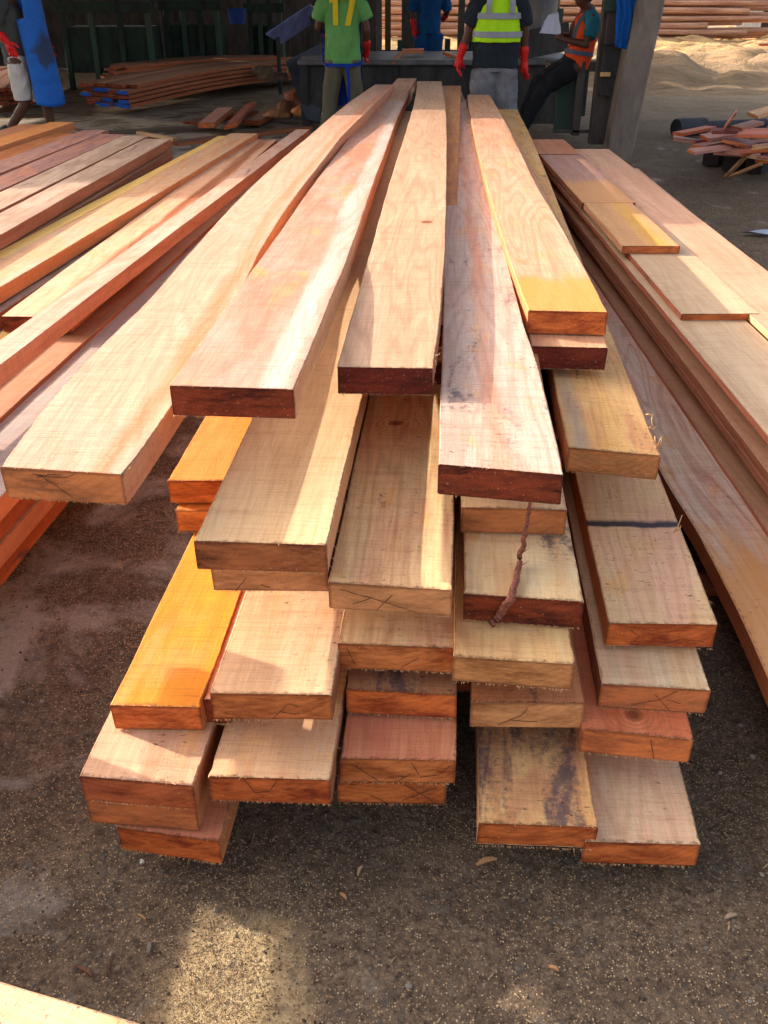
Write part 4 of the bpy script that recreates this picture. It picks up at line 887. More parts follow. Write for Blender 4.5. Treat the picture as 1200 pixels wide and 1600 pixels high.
# ---- sawdust yard and log pile
k = NT('yellow_sawdust'); g = k.obj(); n = k.noise(g, 1.2, 8, .65, .8); n2 = k.noise(g, 14, 6, .7)
c = k.mix(k.rng(n, .35, .65), lin((206, 170, 112)), lin((176, 136, 90))); c = k.mix(k.rng(n2, .55, .75, 0, .6), c, lin((120, 90, 62)))
nr = k.noise(k.mapv(g, (.6, 3.5, 1), rot=(0, 0, .5)), 1.5, 6, .65, 1.0); lowb = k.n('ShaderNodeSeparateXYZ'); k.l(g, lowb.inputs[0]); c = k.mix(k.rng(k.math('ADD', lowb.outputs[1], k.rng(n, 0, 1, -4, 4)), 20.5, 23, .75, 0), c, lin((142, 116, 90)))
c = k.mix(k.rng(nr, .46, .66, 0, .85), c, lin((116, 92, 70)))
SAW = k.out(c, .95, k.math('ADD', n, k.math('MULTIPLY', n2, .3)), 1, .12)
def hz(x, y):
    e = max(0, min(1, (x + 3) / 3)) * max(0, min(1, (y - 15.6 - .5 * noise.noise(Vector((x * .5, 1, 1)))) / 2.5)); e = e * e * (3 - 2 * e)
    return -.03 + e * (.13 + .34 * abs(noise.fractal(Vector((x * .35, y * .5, 7)), 1, 2, 5)) + .10 * noise.fractal(Vector((x * 1.6, y * 2.2, 3)), 1, 2, 4))
sheet('sawdust_yard', frange(-3, 22, 150), frange(15, 30, 110), hz, SAW, kind='structure')
k = NT('stripped_log'); g = k.obj(); sx = k.uv('grain'); n = k.noise(k.mapv(sx, (1.2, 9, 1)), 1, 6, .65, .5); n2 = k.noise(k.mapv(sx, (9, 30, 1)), 1, 4, .7)
c = k.mix(k.rng(n, .35, .62), lin((216, 168, 136)), lin((160, 112, 88))); c = k.mix(k.rng(n2, .5, .75, 0, .6), c, lin((96, 60, 48)))
LOGM = k.out(c, .85, n2, .7, .02)
LOGE = endwood((206, 140, 100), (176, 110, 76), .3)
def log(x0, x1, y, z, r, label, seed, r2=None):
    rnd = random.Random(seed); bm = bmesh.new(); uv = bm.loops.layers.uv.new('grain'); uvr = bm.loops.layers.uv.new('raw'); n_ = int((x1 - x0) / .35) + 2; N = 14; rr = []
    r2 = r2 or r * .82; b0 = rnd.uniform(-.04, .04)
    for i in range(n_):
        q = i / (n_ - 1); x = x0 + (x1 - x0) * q; rad = (r + (r2 - r) * q) * (1 + .06 * noise.noise(Vector((x * 1.1, seed, 0))))
        cz = z + b0 * math.sin(q * 3.1) + .02 * noise.noise(Vector((x * .6, seed, 4))); cy = y + .05 * noise.noise(Vector((x * .4, seed, 9)))
        rr.append([bm.verts.new((x, cy + math.cos(2 * math.pi * j / N) * rad * (1 + .07 * noise.noise(Vector((x * 2, j * .9, seed)))), cz + math.sin(2 * math.pi * j / N) * rad)) for j in range(N)])
    for i in range(n_ - 1):
        for j in range(N):
            f = bm.faces.new((rr[i][j], rr[i][(j + 1) % N], rr[i + 1][(j + 1) % N], rr[i + 1][j])); f.smooth = True
            for lp_, (u, v) in zip(f.loops, ((i, j), (i, j + 1), (i + 1, j + 1), (i + 1, j))): lp_[uv].uv = (u * .35 + seed * 3.3, v * .09 + seed)
    for q, f in enumerate((bm.faces.new(rr[0][::-1]), bm.faces.new(rr[-1]))):
        f.material_index = 1
        for lp_ in f.loops: lp_[uv].uv = (lp_.vert.co.y, lp_.vert.co.z); lp_[uvr].uv = (.5, .5)
    bmesh.ops.recalc_face_normals(bm, faces=bm.faces)
    o = link('log', bm, [LOGM, LOGE], origin=(x0, y, z)); tag(o, label, 'log', 'long logs piled in the yard'); return o
rnd = random.Random(3)
ordn = ['bottom', 'second', 'third', 'fourth', 'fifth', 'sixth', 'seventh', 'eighth', 'ninth', 'tenth']
for r_ in range(10):
    z = .16 + .165 * r_ + rnd.uniform(-.015, .015)
    xe = (8.3, 9.6, 8.6, 10.0, 9.3, 10.2, 9.0, 9.9, 9.4, 10)[r_] + rnd.uniform(-.25, .25)
    log(-.5 + rnd.uniform(-.4, .4), xe, 27.2 + .05 * r_, z, rnd.uniform(.068, .092), f'front log of the {ordn[r_]} row from the ground in the log pile', r_ + 1)
    log(-.2 + rnd.uniform(-.4, .4), min(10.6, xe + rnd.uniform(.3, 1.2)), 27.45 + .05 * r_, z + .06, .085, f'log tucked behind the front one in the {ordn[r_]} row', r_ + 30)
    if r_ % 2 == 0: log(3.5 + rnd.uniform(-.4, .4), 10.7 + rnd.uniform(-.2, .3), 27.7 + .05 * r_, z + .1, .08, f'rearmost log jutting out right in the {ordn[r_]} row', r_ + 60)
px_box('yard_shelter', 1186, 1290, -60, 56, 28.6, 2, DARKMET); tag(col.objects[-1], 'dark shelter wall at the top right corner behind the logs', 'shelter')
bp = at(1190, 70, .25)
seg_plank(atY(1182, 68, 24), atY(1230, 66, 24.1), .2, .14, (wood((150, 116, 96), (126, 96, 78)), S_brn, e_brn), 'short grey timber on the sawdust at the right edge', None, name='timber', cat='timber', seed=230)
# ---- scrap heap at the right
HG = 'scrap boards in the heap at the right'
rnd = random.Random(12)
cols_ = [(wood((206, 150, 134), (180, 120, 104)), 'pinkish'), (wood((196, 110, 76), (170, 90, 60)), 'orange brown'), (wood((226, 186, 140), (206, 160, 116)), 'pale'), (wood((140, 76, 70), (116, 60, 56)), 'dark red'), (wood((184, 130, 108), (160, 108, 88)), 'tan')]
spec = [(1060, 207, 1130, 211, .42, .12, 1, 'long orange brown scrap board reaching left toward the black pipe'), (1052, 213, 1125, 219, .36, .1, 0, 'long pinkish scrap strip lowest at the left tip of the heap'),
        (1082, 219, 1150, 224, .34, .12, 3, 'dark red scrap strip under the pinkish one'), (1090, 227, 1165, 233, .33, .14, 0, 'pinkish scrap board with a squared left end'),
        (1112, 202, 1160, 206, .5, .08, 3, 'dark red scrap strip across the top middle of the heap'), (1140, 188, 1188, 192, .6, .14, 0, 'pink board propped on edge at the top of the heap'),
        (1158, 206, 1230, 214, .55, .2, 1, 'broad orange brown slab on the right of the heap'), (1176, 178, 1240, 180, .62, .1, 2, 'pale board at the very top right of the heap'),
        (1176, 228, 1240, 231, .45, .08, 2, 'pale yellow strip at the right edge of the heap'), (1158, 236, 1240, 244, .35, .1, 1, 'rusty brown strip low at the right of the heap'),
        (1134, 232, 1180, 240, .34, .1, 4, 'tan scrap block under the middle of the heap'), (1100, 213, 1170, 216, .42, .12, 0, 'pinkish scrap board in the middle of the heap'),
        (1148, 222, 1200, 226, .4, .2, 3, 'dark broken board in the middle of the heap'), (1190, 250, 1250, 256, .2, .1, 3, 'dark red strip near the ground at the right edge'), (1150, 198, 1215, 202, .52, .1, 4, 'tan board under the propped pink board')]
for i, (x0, y0, x1, y1, z, w_, c, lb) in enumerate(spec):
    seg_plank(at(x0, y0, z), at(x1, y1, z) + Vector((0, rnd.uniform(0, .8), rnd.uniform(-.04, .06))), w_ * 1.15, .028, (cols_[c][0], cols_[c][0], e_org if c != 2 else e_pale), lb, HG, name='scrap_board', cat='scrap board', seed=240 + i, tilt=rnd.uniform(-.2, .2) + (1.5 if i == 5 else 0))
for i in range(22):
    px_, py_ = rnd.uniform(1075, 1215), rnd.uniform(200, 240); a_ = at(px_, py_ + (6 if px_ < 1110 else 0), rnd.uniform(.2, .38)); an_ = rnd.gauss(.15, .35); L_ = rnd.uniform(.35, 1.0); c_ = cols_[i % 5]
    seg_plank(a_, a_ + Vector((L_ * math.cos(an_), L_ * math.sin(an_), rnd.uniform(-.05, .05))), rnd.uniform(.03, .1), rnd.uniform(.012, .03), (c_[0], c_[0], e_org), c_[1] + ' thin scrap strip, ' + ('first', 'second', 'third', 'fourth', 'fifth')[i // 5] + ' of its colour, in the heap at the right', HG, name='scrap_strip', cat='scrap board', seed=290 + i, tilt=rnd.uniform(-.3, .3))
vpt = at(1135, 273, .03)
seg_plank(vpt, at(1166, 241, .3), .035, .03, (w_cream, S_pale, e_pale), 'thin pale stick leaning from the ground up to the heap', HG, name='stick', cat='stick', seed=260)
seg_plank(vpt + Vector((.05, .02, 0)), at(1190, 253, .2), .035, .03, (w_tan, S_pale, e_pale), 'thin tan stick forming a V with the pale one', HG, name='stick', cat='stick', seed=261)
seg_plank(at(1164, 240, .32), at(1200, 246, .28), .035, .03, (w_cream, S_pale, e_pale), 'thin pale stick lying level from the top of the leaning one', HG, name='stick', cat='stick', seed=262)
w_dkk = grime('shade_dark_block', (44, 34, 32), (30, 24, 22))  # near-black colour stands in for the shadow below the heap
for i, (px_, py_) in enumerate(((1135, 225), (1168, 232), (1205, 236))):
    a_ = at(px_, py_, .225); seg_plank(a_ + Vector((-.1, .1, 0)), a_ + Vector((.5, .9, 0)), .16, .22, (w_dkk, w_dkk, w_dkk), ('left', 'middle', 'right')[i] + ' block propping up the scrap heap, dark to stand for its shadow', 'blocks under the scrap heap', name='prop_block', cat='block', seed=270 + i)
bm = bmesh.new(); a_ = at(1056, 200, .11); b_ = a_ + Vector((1.25, .55, -.02))
tube_bm(bm, [a_, a_ + (b_ - a_) * .05, a_ + (b_ - a_) * .3, a_ + (b_ - a_) * .32, b_], [.10, .105, .10, .06, .055], 20)
tag(link('black_pipe', bm, grime('black_rubber', (44, 44, 50), (62, 60, 64)), smooth=False, origin=a_), 'black pipe with a thick collar lying left of the scrap heap', 'pipe')
bm = bmesh.new(); p = at(1186, 363, .02)
for i in range(14):
    pass
vs = [bm.verts.new(p + Vector((math.cos(a_) * .12 * (1 + .2 * math.sin(3 * a_)), math.sin(a_) * .05, .01 * math.sin(2 * a_) + dz))) for dz in (0, .004) for a_ in [i * .4488 for i in range(14)]]
bm.faces.new(vs[13::-1]); bm.faces.new(vs[14:])
for i in range(14): bm.faces.new((vs[i], vs[(i + 1) % 14], vs[14 + (i + 1) % 14], vs[14 + i]))
k = NT('bent_tin'); k.b.inputs['Metallic'].default_value = .9
tag(link('metal_scrap', bm, k.out(lin((170, 176, 186)), .3), origin=p), 'shiny bent piece of sheet metal on the dirt at the right edge', 'metal scrap')
# ============================================================ PEOPLE
SKIN = grime('dark_brown_skin', (92, 56, 42), (80, 48, 36), rough=.55, sc_=8, bs=.1)
REDG = cloth('red_rubber_glove', (214, 40, 36), (190, 28, 28), 20, .3, .45)
def ell(bm, c, r, rot=None):
    m = Matrix.Translation(Vector(c)) 
    if rot: m = m @ Matrix.Rotation(rot[0], 4, rot[1])
    bmesh.ops.create_icosphere(bm, subdivisions=3, radius=1, matrix=m @ Matrix.Diagonal((r[0], r[1], r[2], 1)))
def limb(bm, pts, rad, n=14, ends=True):
    P_, R_ = [], []
    m = len(pts)
    for i in range(m - 1):
        for q in range(5):
            f = q / 5; P_.append(Vector(pts[i]).lerp(Vector(pts[i + 1]), f))
            ra = rad[i] if isinstance(rad[i], tuple) else (rad[i], rad[i]); rb_ = rad[i + 1] if isinstance(rad[i + 1], tuple) else (rad[i + 1], rad[i + 1])
            R_.append((ra[0] * (1 - f) + rb_[0] * f, ra[1] * (1 - f) + rb_[1] * f))
    P_.append(Vector(pts[-1])); R_.append(rad[-1] if isinstance(rad[-1], tuple) else (rad[-1], rad[-1]))
    tube_bm(bm, P_, R_, n)
    for p, r_ in (zip(pts, rad) if ends else list(zip(pts, rad))[1:-1]):
        rr_ = min(r_) if isinstance(r_, tuple) else r_; ell(bm, p, (rr_ * .99,) * 3)
def remesh(o, v, sm=4):
    m = o.modifiers.new('unify', 'REMESH'); m.mode = 'VOXEL'; m.voxel_size = v; m.use_smooth_shade = True
    s_ = o.modifiers.new('soften', 'SMOOTH'); s_.iterations = sm; s_.factor = .5
def hand(bm, wrist, tip, side, curl=.5, s=1.0):
    """palm and five bent fingers from the wrist toward tip; side = thumb direction"""
    w_ = Vector(wrist); d = (Vector(tip) - w_).normalized(); sd = Vector(side); sd = (sd - d * sd.dot(d)).normalized(); nn = d.cross(sd)
    limb(bm, [w_, w_ + d * .045 * s, w_ + d * .09 * s], [.026 * s, (.036 * s, .022 * s), (.040 * s, .020 * s)])
    ell(bm, w_ + d * .055 * s, (.036 * s, .036 * s, .036 * s))
    for i, (o_, ln) in enumerate(((.030, .068), (.010, .078), (-.011, .072), (-.031, .056))):
        b_ = w_ + d * (.092 - .004 * abs(i - 1)) * s + sd * o_ * s; c_ = curl * (1 + .15 * i)
        p1_ = b_ + (d * math.cos(c_ * .5) + nn * math.sin(c_ * .5)) * ln * .45 * s
        p2_ = p1_ + (d * math.cos(c_ * 1.3) + nn * math.sin(c_ * 1.3)) * ln * .32 * s
        p3_ = p2_ + (d * math.cos(c_ * 2) + nn * math.sin(c_ * 2)) * ln * .26 * s
        limb(bm, [b_, p1_, p2_, p3_], [.0105 * s, .010 * s, .009 * s, .0075 * s], 8)
    b_ = w_ + d * .03 * s + sd * .03 * s
    limb(bm, [b_, b_ + (d * .6 + sd * .7 + nn * .2) * .04 * s, b_ + (d * .9 + sd * .65 + nn * .5) * .068 * s], [.014 * s, .012 * s, .009 * s], 8)
def head(bm, c, face, s=1.0):
    c = Vector(c); f = Vector(face).normalized(); r_ = Vector((f.y, -f.x, 0)).normalized(); up = r_.cross(f).normalized()
    a_ = math.atan2(f.y, f.x)
    ell(bm, c, (.098 * s, .076 * s, .115 * s), (a_, 'Z')); ell(bm, c + f * .028 * s - up * .055 * s, (.066 * s, .056 * s, .068 * s), (a_, 'Z'))
    ell(bm, c - f * .03 * s + up * .02 * s, (.085 * s, .076 * s, .09 * s), (a_, 'Z'))
    limb(bm, [c + f * .088 * s + up * .012 * s, c + f * .112 * s - up * .028 * s], [.009 * s, .017 * s], 8)
    ell(bm, c + f * .084 * s - up * .062 * s, (.018 * s, .028 * s, .009 * s), (a_, 'Z')); ell(bm, c + f * .083 * s - up * .076 * s, (.017 * s, .024 * s, .009 * s), (a_, 'Z'))
    ell(bm, c + f * .085 * s + up * .025 * s, (.016 * s, .05 * s, .012 * s), (a_, 'Z'))
    for q in (-1, 1): ell(bm, c + r_ * .078 * s * q - up * .01 * s, (.02 * s, .01 * s, .032 * s), (a_, 'Z'))
def person(label, base, J, mats, face=(0, 1, 0), hands=(True, True), gloves=(True, True), thumbs=((0, 1, 0), (0, 1, 0)), hc=None, sc_=1.0):
    root = empty('person', base); tag(root, label, 'person')
    b = Vector(base)
    def W(p): return b + Vector(p)
    bm = bmesh.new()
    limb(bm, [W(J['pel']), W(J['belly']), W(J['chest']), W(J['neck0'])], [(.15, .11), (.14, .105), (.17, .115), (.09, .075)])
    limb(bm, [W(J['neck0']), W(J['head']) - Vector((0, 0, .08))], [.06, .055])
    head(bm, W(J['head']), face)
    for s_, th, gl, hd in (('l', thumbs[0], gloves[0], hands[0]), ('r', thumbs[1], gloves[1], hands[1])):
        limb(bm, [W(J['neck0']) - Vector((0, 0, .03)), W(J['sh' + s_]), W(J['el' + s_]), W(J['wr' + s_])], [.06, .058, .042, .028])
        limb(bm, [W(J['pel']), W(J['hip' + s_]), W(J['kn' + s_]), W(J['an' + s_])], [.1, .088, .058, .038])
        mid = W(J['kn' + s_]).lerp(W(J['an' + s_]), .3); limb(bm, [W(J['kn' + s_]), mid, W(J['an' + s_])], [.05, .056, .036])
        limb(bm, [W(J['an' + s_]), W(J['toe' + s_])], [.038, .03])
        if not gl: hand(bm, W(J['wr' + s_]), W(J['hd' + s_]), th)
        else: limb(bm, [W(J['wr' + s_]), W(J['wr' + s_]).lerp(W(J['hd' + s_]), .4)], [.024, .016])
    o = link('body', bm, SKIN, root, smooth=True); remesh(o, .009, 3)
    # hair
    bm = bmesh.new(); f = Vector(face).normalized(); a_ = math.atan2(f.y, f.x); hcn = W(J['head'])
    ell(bm, hcn + Vector((0, 0, .03)) - f * .018, (.1, .084, .098), (a_, 'Z')); ell(bm, hcn - f * .04 + Vector((0, 0, .0)), (.075, .08, .09), (a_, 'Z'))
    link('hair', bm, grime('black_hair', (20, 17, 16), (32, 27, 25), sc_=60), root, smooth=True)
    for q in (-1, 1):
        r_ = Vector((f.y, -f.x, 0)); bm = bmesh.new(); ell(bm, hcn + f * .089 + r_ * .031 * q + Vector((0, 0, .003)), (.011, .013, .008), (a_, 'Z')); link('eye', bm, EYEM, root, smooth=True)
    for s_, th, gl in (('l', thumbs[0], gloves[0]), ('r', thumbs[1], gloves[1])):
        if gl:
            bm = bmesh.new(); wr, hd, el = W(J['wr' + s_]), W(J['hd' + s_]), W(J['el' + s_])
            hand(bm, wr, hd, th, .45, 1.12); limb(bm, [wr.lerp(el, .38), wr], [.047, .034])
            o = link('glove', bm, REDG, root, smooth=True); remesh(o, .0055, 2)
        bm = bmesh.new(); an, toe = W(J['an' + s_]), W(J['toe' + s_]); d = (toe - an); d.z *= .5; d.normalize()
        limb(bm, [an + Vector((0, 0, .03)), an, toe, ], [.056, .056, .045]); limb(bm, [an - d * .05 - Vector((0, 0, .01)), toe + d * .02], [.045, .04])
        o = link('shoe', bm, mats.get('shoe', SHOE), root, smooth=True); remesh(o, .012, 3)
    return root, W
EYEM = grime('eye', (190, 184, 176), (60, 44, 36), rough=.3, sc_=60)
SHOE = grime('dark_shoe', (48, 50, 54), (34, 34, 38), sc_=12)
def garment(root, name, parts, mat, v=.011, fold=.012, sm=3):
    bm = bmesh.new()
    for p, r_ in parts: limb(bm, p, r_, 18, False)
    o = link(name, bm, mat, root, smooth=True); remesh(o, v, sm)
    tx = bpy.data.textures.new(name + '_folds', 'CLOUDS'); tx.noise_scale = .11; tx.noise_depth = 2
    d = o.modifiers.new('folds', 'DISPLACE'); d.texture = tx; d.strength = fold * 2.2; d.mid_level = .5; d.texture_coords = 'GLOBAL'
    return o
def strip(root, name, pts, mat, wd, th=.004, up=(0, 0, 1)):
    """flat band following points"""
    bm = bmesh.new(); rr = []
    for i, p in enumerate(pts):
        p = Vector(p); d = (Vector(pts[min(i + 1, len(pts) - 1)]) - Vector(pts[max(i - 1, 0)])).normalized(); u = Vector(up); u = (u - d * u.dot(d)).normalized(); n_ = d.cross(u)
        rr.append([bm.verts.new(p + u * wd / 2 + n_ * th), bm.verts.new(p - u * wd / 2 + n_ * th), bm.verts.new(p - u * wd / 2 - n_ * th), bm.verts.new(p + u * wd / 2 - n_ * th)])
    for a_, b_ in zip(rr, rr[1:]):
        for j in range(4): bm.faces.new((a_[j], a_[(j + 1) % 4], b_[(j + 1) % 4], b_[j]))
    bm.faces.new(rr[0][::-1]); bm.faces.new(rr[-1]); bmesh.ops.recalc_face_normals(bm, faces=bm.faces)
    return link(name, bm, mat, root)
def ringpts(c, rx, ry, z, a0, a1, n=24, tilt=0): return [Vector((c[0] + rx * math.cos(a0 + (a1 - a0) * i / n), c[1] + ry * math.sin(a0 + (a1 - a0) * i / n), z + tilt * math.cos(a0 + (a1 - a0) * i / n))) for i in range(n + 1)]
# --- man in the green and yellow shirt (back to us)
Yg = 11.7; xg = atY(536, 98, Yg).x
JG = dict(pel=(0, 0, .93), belly=(0, 0, 1.1), chest=(0, 0, 1.3), neck0=(0, .01, 1.46), head=(0, .05, 1.63), shl=(-.19, .0, 1.41), shr=(.19, 0, 1.41), ell=(-.27, .06, 1.16), elr=(.27, -.01, 1.14), wrl=(-.16, .26, 1.06), wrr=(.27, .12, .93), hdl=(-.1, .34, 1.05), hdr=(.25, .2, .85),
          hipl=(-.1, 0, .88), hipr=(.1, 0, .88), knl=(-.14, .03, .48), knr=(.13, .03, .48), anl=(-.19, -.02, .08), anr=(.16, 0, .08), toel=(-.24, .12, .04), toer=(.2, .14, .04))
root, W = person('man seen from behind in a green shirt with yellow number 17 and khaki trousers', (xg, Yg, 0), JG, {}, face=(0, 1, 0), gloves=(True, True), thumbs=((0, 0, 1), (0, 1, 0)))
GRN = cloth('green_jersey', (112, 168, 92), (90, 142, 74), 8, .7, bd=.03); YEL = cloth('yellow_print', (232, 200, 40), (210, 176, 36), 10, .2)
sh = garment(root, 'shirt', [([W((0, 0, .80)), W((0, 0, .9)), W((0, 0, 1.15)), W((0, 0, 1.38))], [(.205, .125), (.2, .125), (.195, .125), (.2, .12)]), ([W((-.12, 0, 1.4)), W((.12, 0, 1.4))], [.1, .1]),
        ([W((-.12, 0, 1.40)), W((-.22, .0, 1.36)), W((-.275, .03, 1.24))], [.09, .085, .078]), ([W((.12, 0, 1.40)), W((.22, 0, 1.36)), W((.275, 0, 1.24))], [.09, .085, .078])], GRN)
for s_, y_ in ((-1, .03), (1, 0)):
    c_ = W((s_ * .279, y_, 1.232)); bm = bmesh.new(); ax = Vector((s_ * .42, 0, -1)).normalized(); tube_bm(bm, [c_ - ax * .014, c_ + ax * .014], [.084, .083], 20); link('cuff', bm, YEL, sh, smooth=True); c0 = col.objects[-1]; c0.location = -Vector(root.location)
    c0.location = (0, 0, 0) if False else c0.location
def digit(polys, cx, z0, h, y, par):
    for poly in polys:
        bm = bmesh.new(); n_ = len(poly)
        f_ = [bm.verts.new((cx + u * h, y - .0, z0 + v * h)) for u, v in poly]; b_ = [bm.verts.new((cx + u * h, y + .02, z0 + v * h)) for u, v in poly]
        bm.faces.new(f_); bm.faces.new(b_[::-1])
        for i in range(n_): bm.faces.new((f_[i], b_[i], b_[(i + 1) % n_], f_[(i + 1) % n_]))
        bmesh.ops.recalc_face_normals(bm, faces=bm.faces); o = link('number', bm, YEL, par); 
yb_ = Yg - .137
digit([[(-.07, 0), (.12, 0), (.12, 1), (-.03, 1), (-.19, .84), (-.19, .70), (-.07, .76)]], xg - .075, 1.19, .3, yb_, root)
digit([[(-.07, 0), (.13, 0), (.33, .82), (.33, 1), (-.22, 1), (-.22, .83), (.12, .83)]], xg + .055, 1.185, .3, yb_, root)
KH = cloth('khaki_trousers', (112, 104, 84), (92, 84, 68), 9, .8, bd=.03); BLU = cloth('blue_apron_cloth', (28, 66, 160), (22, 50, 128), 8)
garment(root, 'trousers', [([W((0, 0, .9)), W((0, 0, .80))], [(.14, .10), (.15, .105)]), ([W((-.09, 0, .84)), W((-.145, .02, .48)), W((-.2, -.01, .11))], [.11, .092, .088]), ([W((.09, 0, .84)), W((.13, .02, .48)), W((.16, 0, .11))], [.11, .092, .088])], KH)
ap = drape('apron', (W((-.2, .17, 1.2)), W((.2, .17, 1.2))), (W((-.16, .15, .34)), W((.22, .15, .34))), BLU, 2, amp=.02); ap.parent = root; ap.location = -Vector(root.location)
strip(root, 'apron_tie', [W((-.22, 0, .95)), W((-.223, .03, .8)), W((-.19, -.09, .79)), W((-.05, -.145, .79)), W((.1, -.145, .79)), W((.2, -.09, .8)), W((.225, .05, .83))], BLU, .035)
strip(root, 'apron_tie', [W((.05, -.145, .78)), W((.07, -.14, .6)), W((.06, -.13, .42))], BLU, .035, up=(1, 0, 0))
strip(root, 'apron_tie', [W((-.215, .06, 1.15)), W((-.235, .04, .98)), W((-.225, .02, .8))], BLU, .04, up=(0, 1, 0))
# --- man in the yellow vest and grey shorts (back to us)
Yv = 9.95; xv = atY(774, 93, Yv).x
JV = dict(pel=(0, 0, .95), belly=(0, 0, 1.12), chest=(0.01, 0, 1.33), neck0=(.02, .01, 1.5), head=(.02, .06, 1.67), shl=(-.19, .0, 1.45), shr=(.21, 0, 1.45), ell=(-.27, .02, 1.2), elr=(.27, .04, 1.2), wrl=(-.34, .02, 1.0), wrr=(.285, .06, .96), hdl=(-.37, .03, .8), hdr=(.3, .04, .76),
          hipl=(-.1, 0, .9), hipr=(.1, 0, .9), knl=(-.1, .02, .5), knr=(.1, .03, .5), anl=(-.08, -.02, .08), anr=(.07, .02, .08), toel=(-.12, .13, .04), toer=(.1, .17, .04))
root, W = person('man seen from behind in a lime yellow reflective vest, dark shirt and long grey shorts', (xv, Yv, 0), JV, {}, thumbs=((.4, 1, 0), (-.4, 1, 0)))
BLK = cloth('charcoal_shirt', (34, 40, 46), (26, 30, 36), 8, .8, bd=.03)
garment(root, 'shirt', [([W((0, 0, .90)), W((0, 0, 1.0)), W((0, 0, 1.2)), W((.01, 0, 1.42))], [(.235, .145), (.22, .14), (.205, .135), (.2, .12)]),
        ([W((-.1, 0, 1.45)), W((-.2, .0, 1.41)), W((-.26, .01, 1.26))], [.09, .088, .082]), ([W((.12, 0, 1.45)), W((.22, 0, 1.41)), W((.265, .02, 1.26))], [.09, .088, .082])], BLK)
LIME = cloth('lime_vest', (176, 224, 28), (158, 206, 24), 8, .6, bd=.02); REFL = cloth('reflective_tape', (150, 152, 156), (128, 130, 136), 8, .3, .4)
vest = garment(root, 'vest', [([W((0, 0, 1.12)), W((0, 0, 1.25)), W((.01, 0, 1.42)), W((.01, 0, 1.5))], [(.232, .16), (.225, .158), (.2, .148), (.13, .11)])], LIME, fold=.006)
for z, t_ in ((1.19, .0), (1.345, .0)):
    rx = .236 if z < 1.3 else .226; o = strip(root, 'reflective_band', ringpts(W((.005, 0, 0)), rx, .164, z, 0, 6.2832, 40, t_), REFL, .05, .004)
for s_ in (-.1, .12): strip(root, 'reflective_band', [W((s_, -.155, 1.37)), W((s_, -.158, 1.44)), W((s_ * .95, -.135, 1.5))], REFL, .05, .006, up=(1, 0, 0))
garment(root, 'shorts', [([W((0, 0, 1.0)), W((0, 0, .86))], [(.18, .13), (.2, .145)]), ([W((-.1, 0, .88)), W((-.125, .01, .47))], [(.125, .135), (.135, .13)]), ([W((.1, 0, .88)), W((.12, .01, .46))], [(.125, .135), (.13, .13)])], cloth('grey_shorts', (122, 120, 122), (98, 96, 100), 7, .9, bd=.04), fold=.02)
# --- man with the blue apron walking right
Ya = 11.0; xa = atY(60, 100, Ya).x
JA = dict(pel=(-.2, 0, .9), belly=(-.22, 0, 1.07), chest=(-.23, 0, 1.28), neck0=(-.24, 0, 1.46), head=(-.18, 0, 1.63), shl=(-.22, .17, 1.4), shr=(-.26, -.19, 1.4), ell=(-.16, .24, 1.15), elr=(-.32, -.23, 1.2), wrl=(-.02, .3, 1.0), wrr=(-.21, -.24, 1.08), hdl=(.06, .3, .92), hdr=(-.12, -.25, .88),
          hipl=(-.19, .09, .86), hipr=(-.2, -.09, .86), knl=(-.02, .1, .46), knr=(-.19, -.1, .46), anl=(.0, .1, .09), anr=(-.44, -.1, .17), toel=(.14, .08, .04), toer=(-.38, -.1, .04))
root, W = person('man walking right in a long blue apron, white shorts and a red glove', (xa, Ya, 0), JA, {}, face=(1, -.1, -.1), thumbs=((0, 0, 1), (1, .2, 0)))
garment(root, 'shirt', [([W((-.2, 0, .84)), W((-.21, 0, 1.0)), W((-.23, 0, 1.25)), W((-.235, 0, 1.4))], [(.155, .14), (.15, .13), (.16, .135), (.11, .15)]),
        ([W((-.23, -.1, 1.42)), W((-.26, -.2, 1.36)), W((-.29, -.22, 1.25))], [.085, .08, .07]), ([W((-.23, .1, 1.42)), W((-.23, .2, 1.36)), W((-.2, .22, 1.25))], [.085, .08, .07])], cloth('grey_tee', (84, 86, 84), (66, 68, 66), 8), )
garment(root, 'shorts', [([W((-.2, 0, .93)), W((-.19, 0, .82))], [(.14, .15), (.14, .16)]), ([W((-.2, -.09, .86)), W((-.19, -.1, .5))], [.108, .095]), ([W((-.18, .09, .86)), W((-.06, .1, .5))], [.105, .09])], cloth('white_shorts', (206, 196, 186), (186, 174, 164), 10, 1, bd=.04), fold=.02)
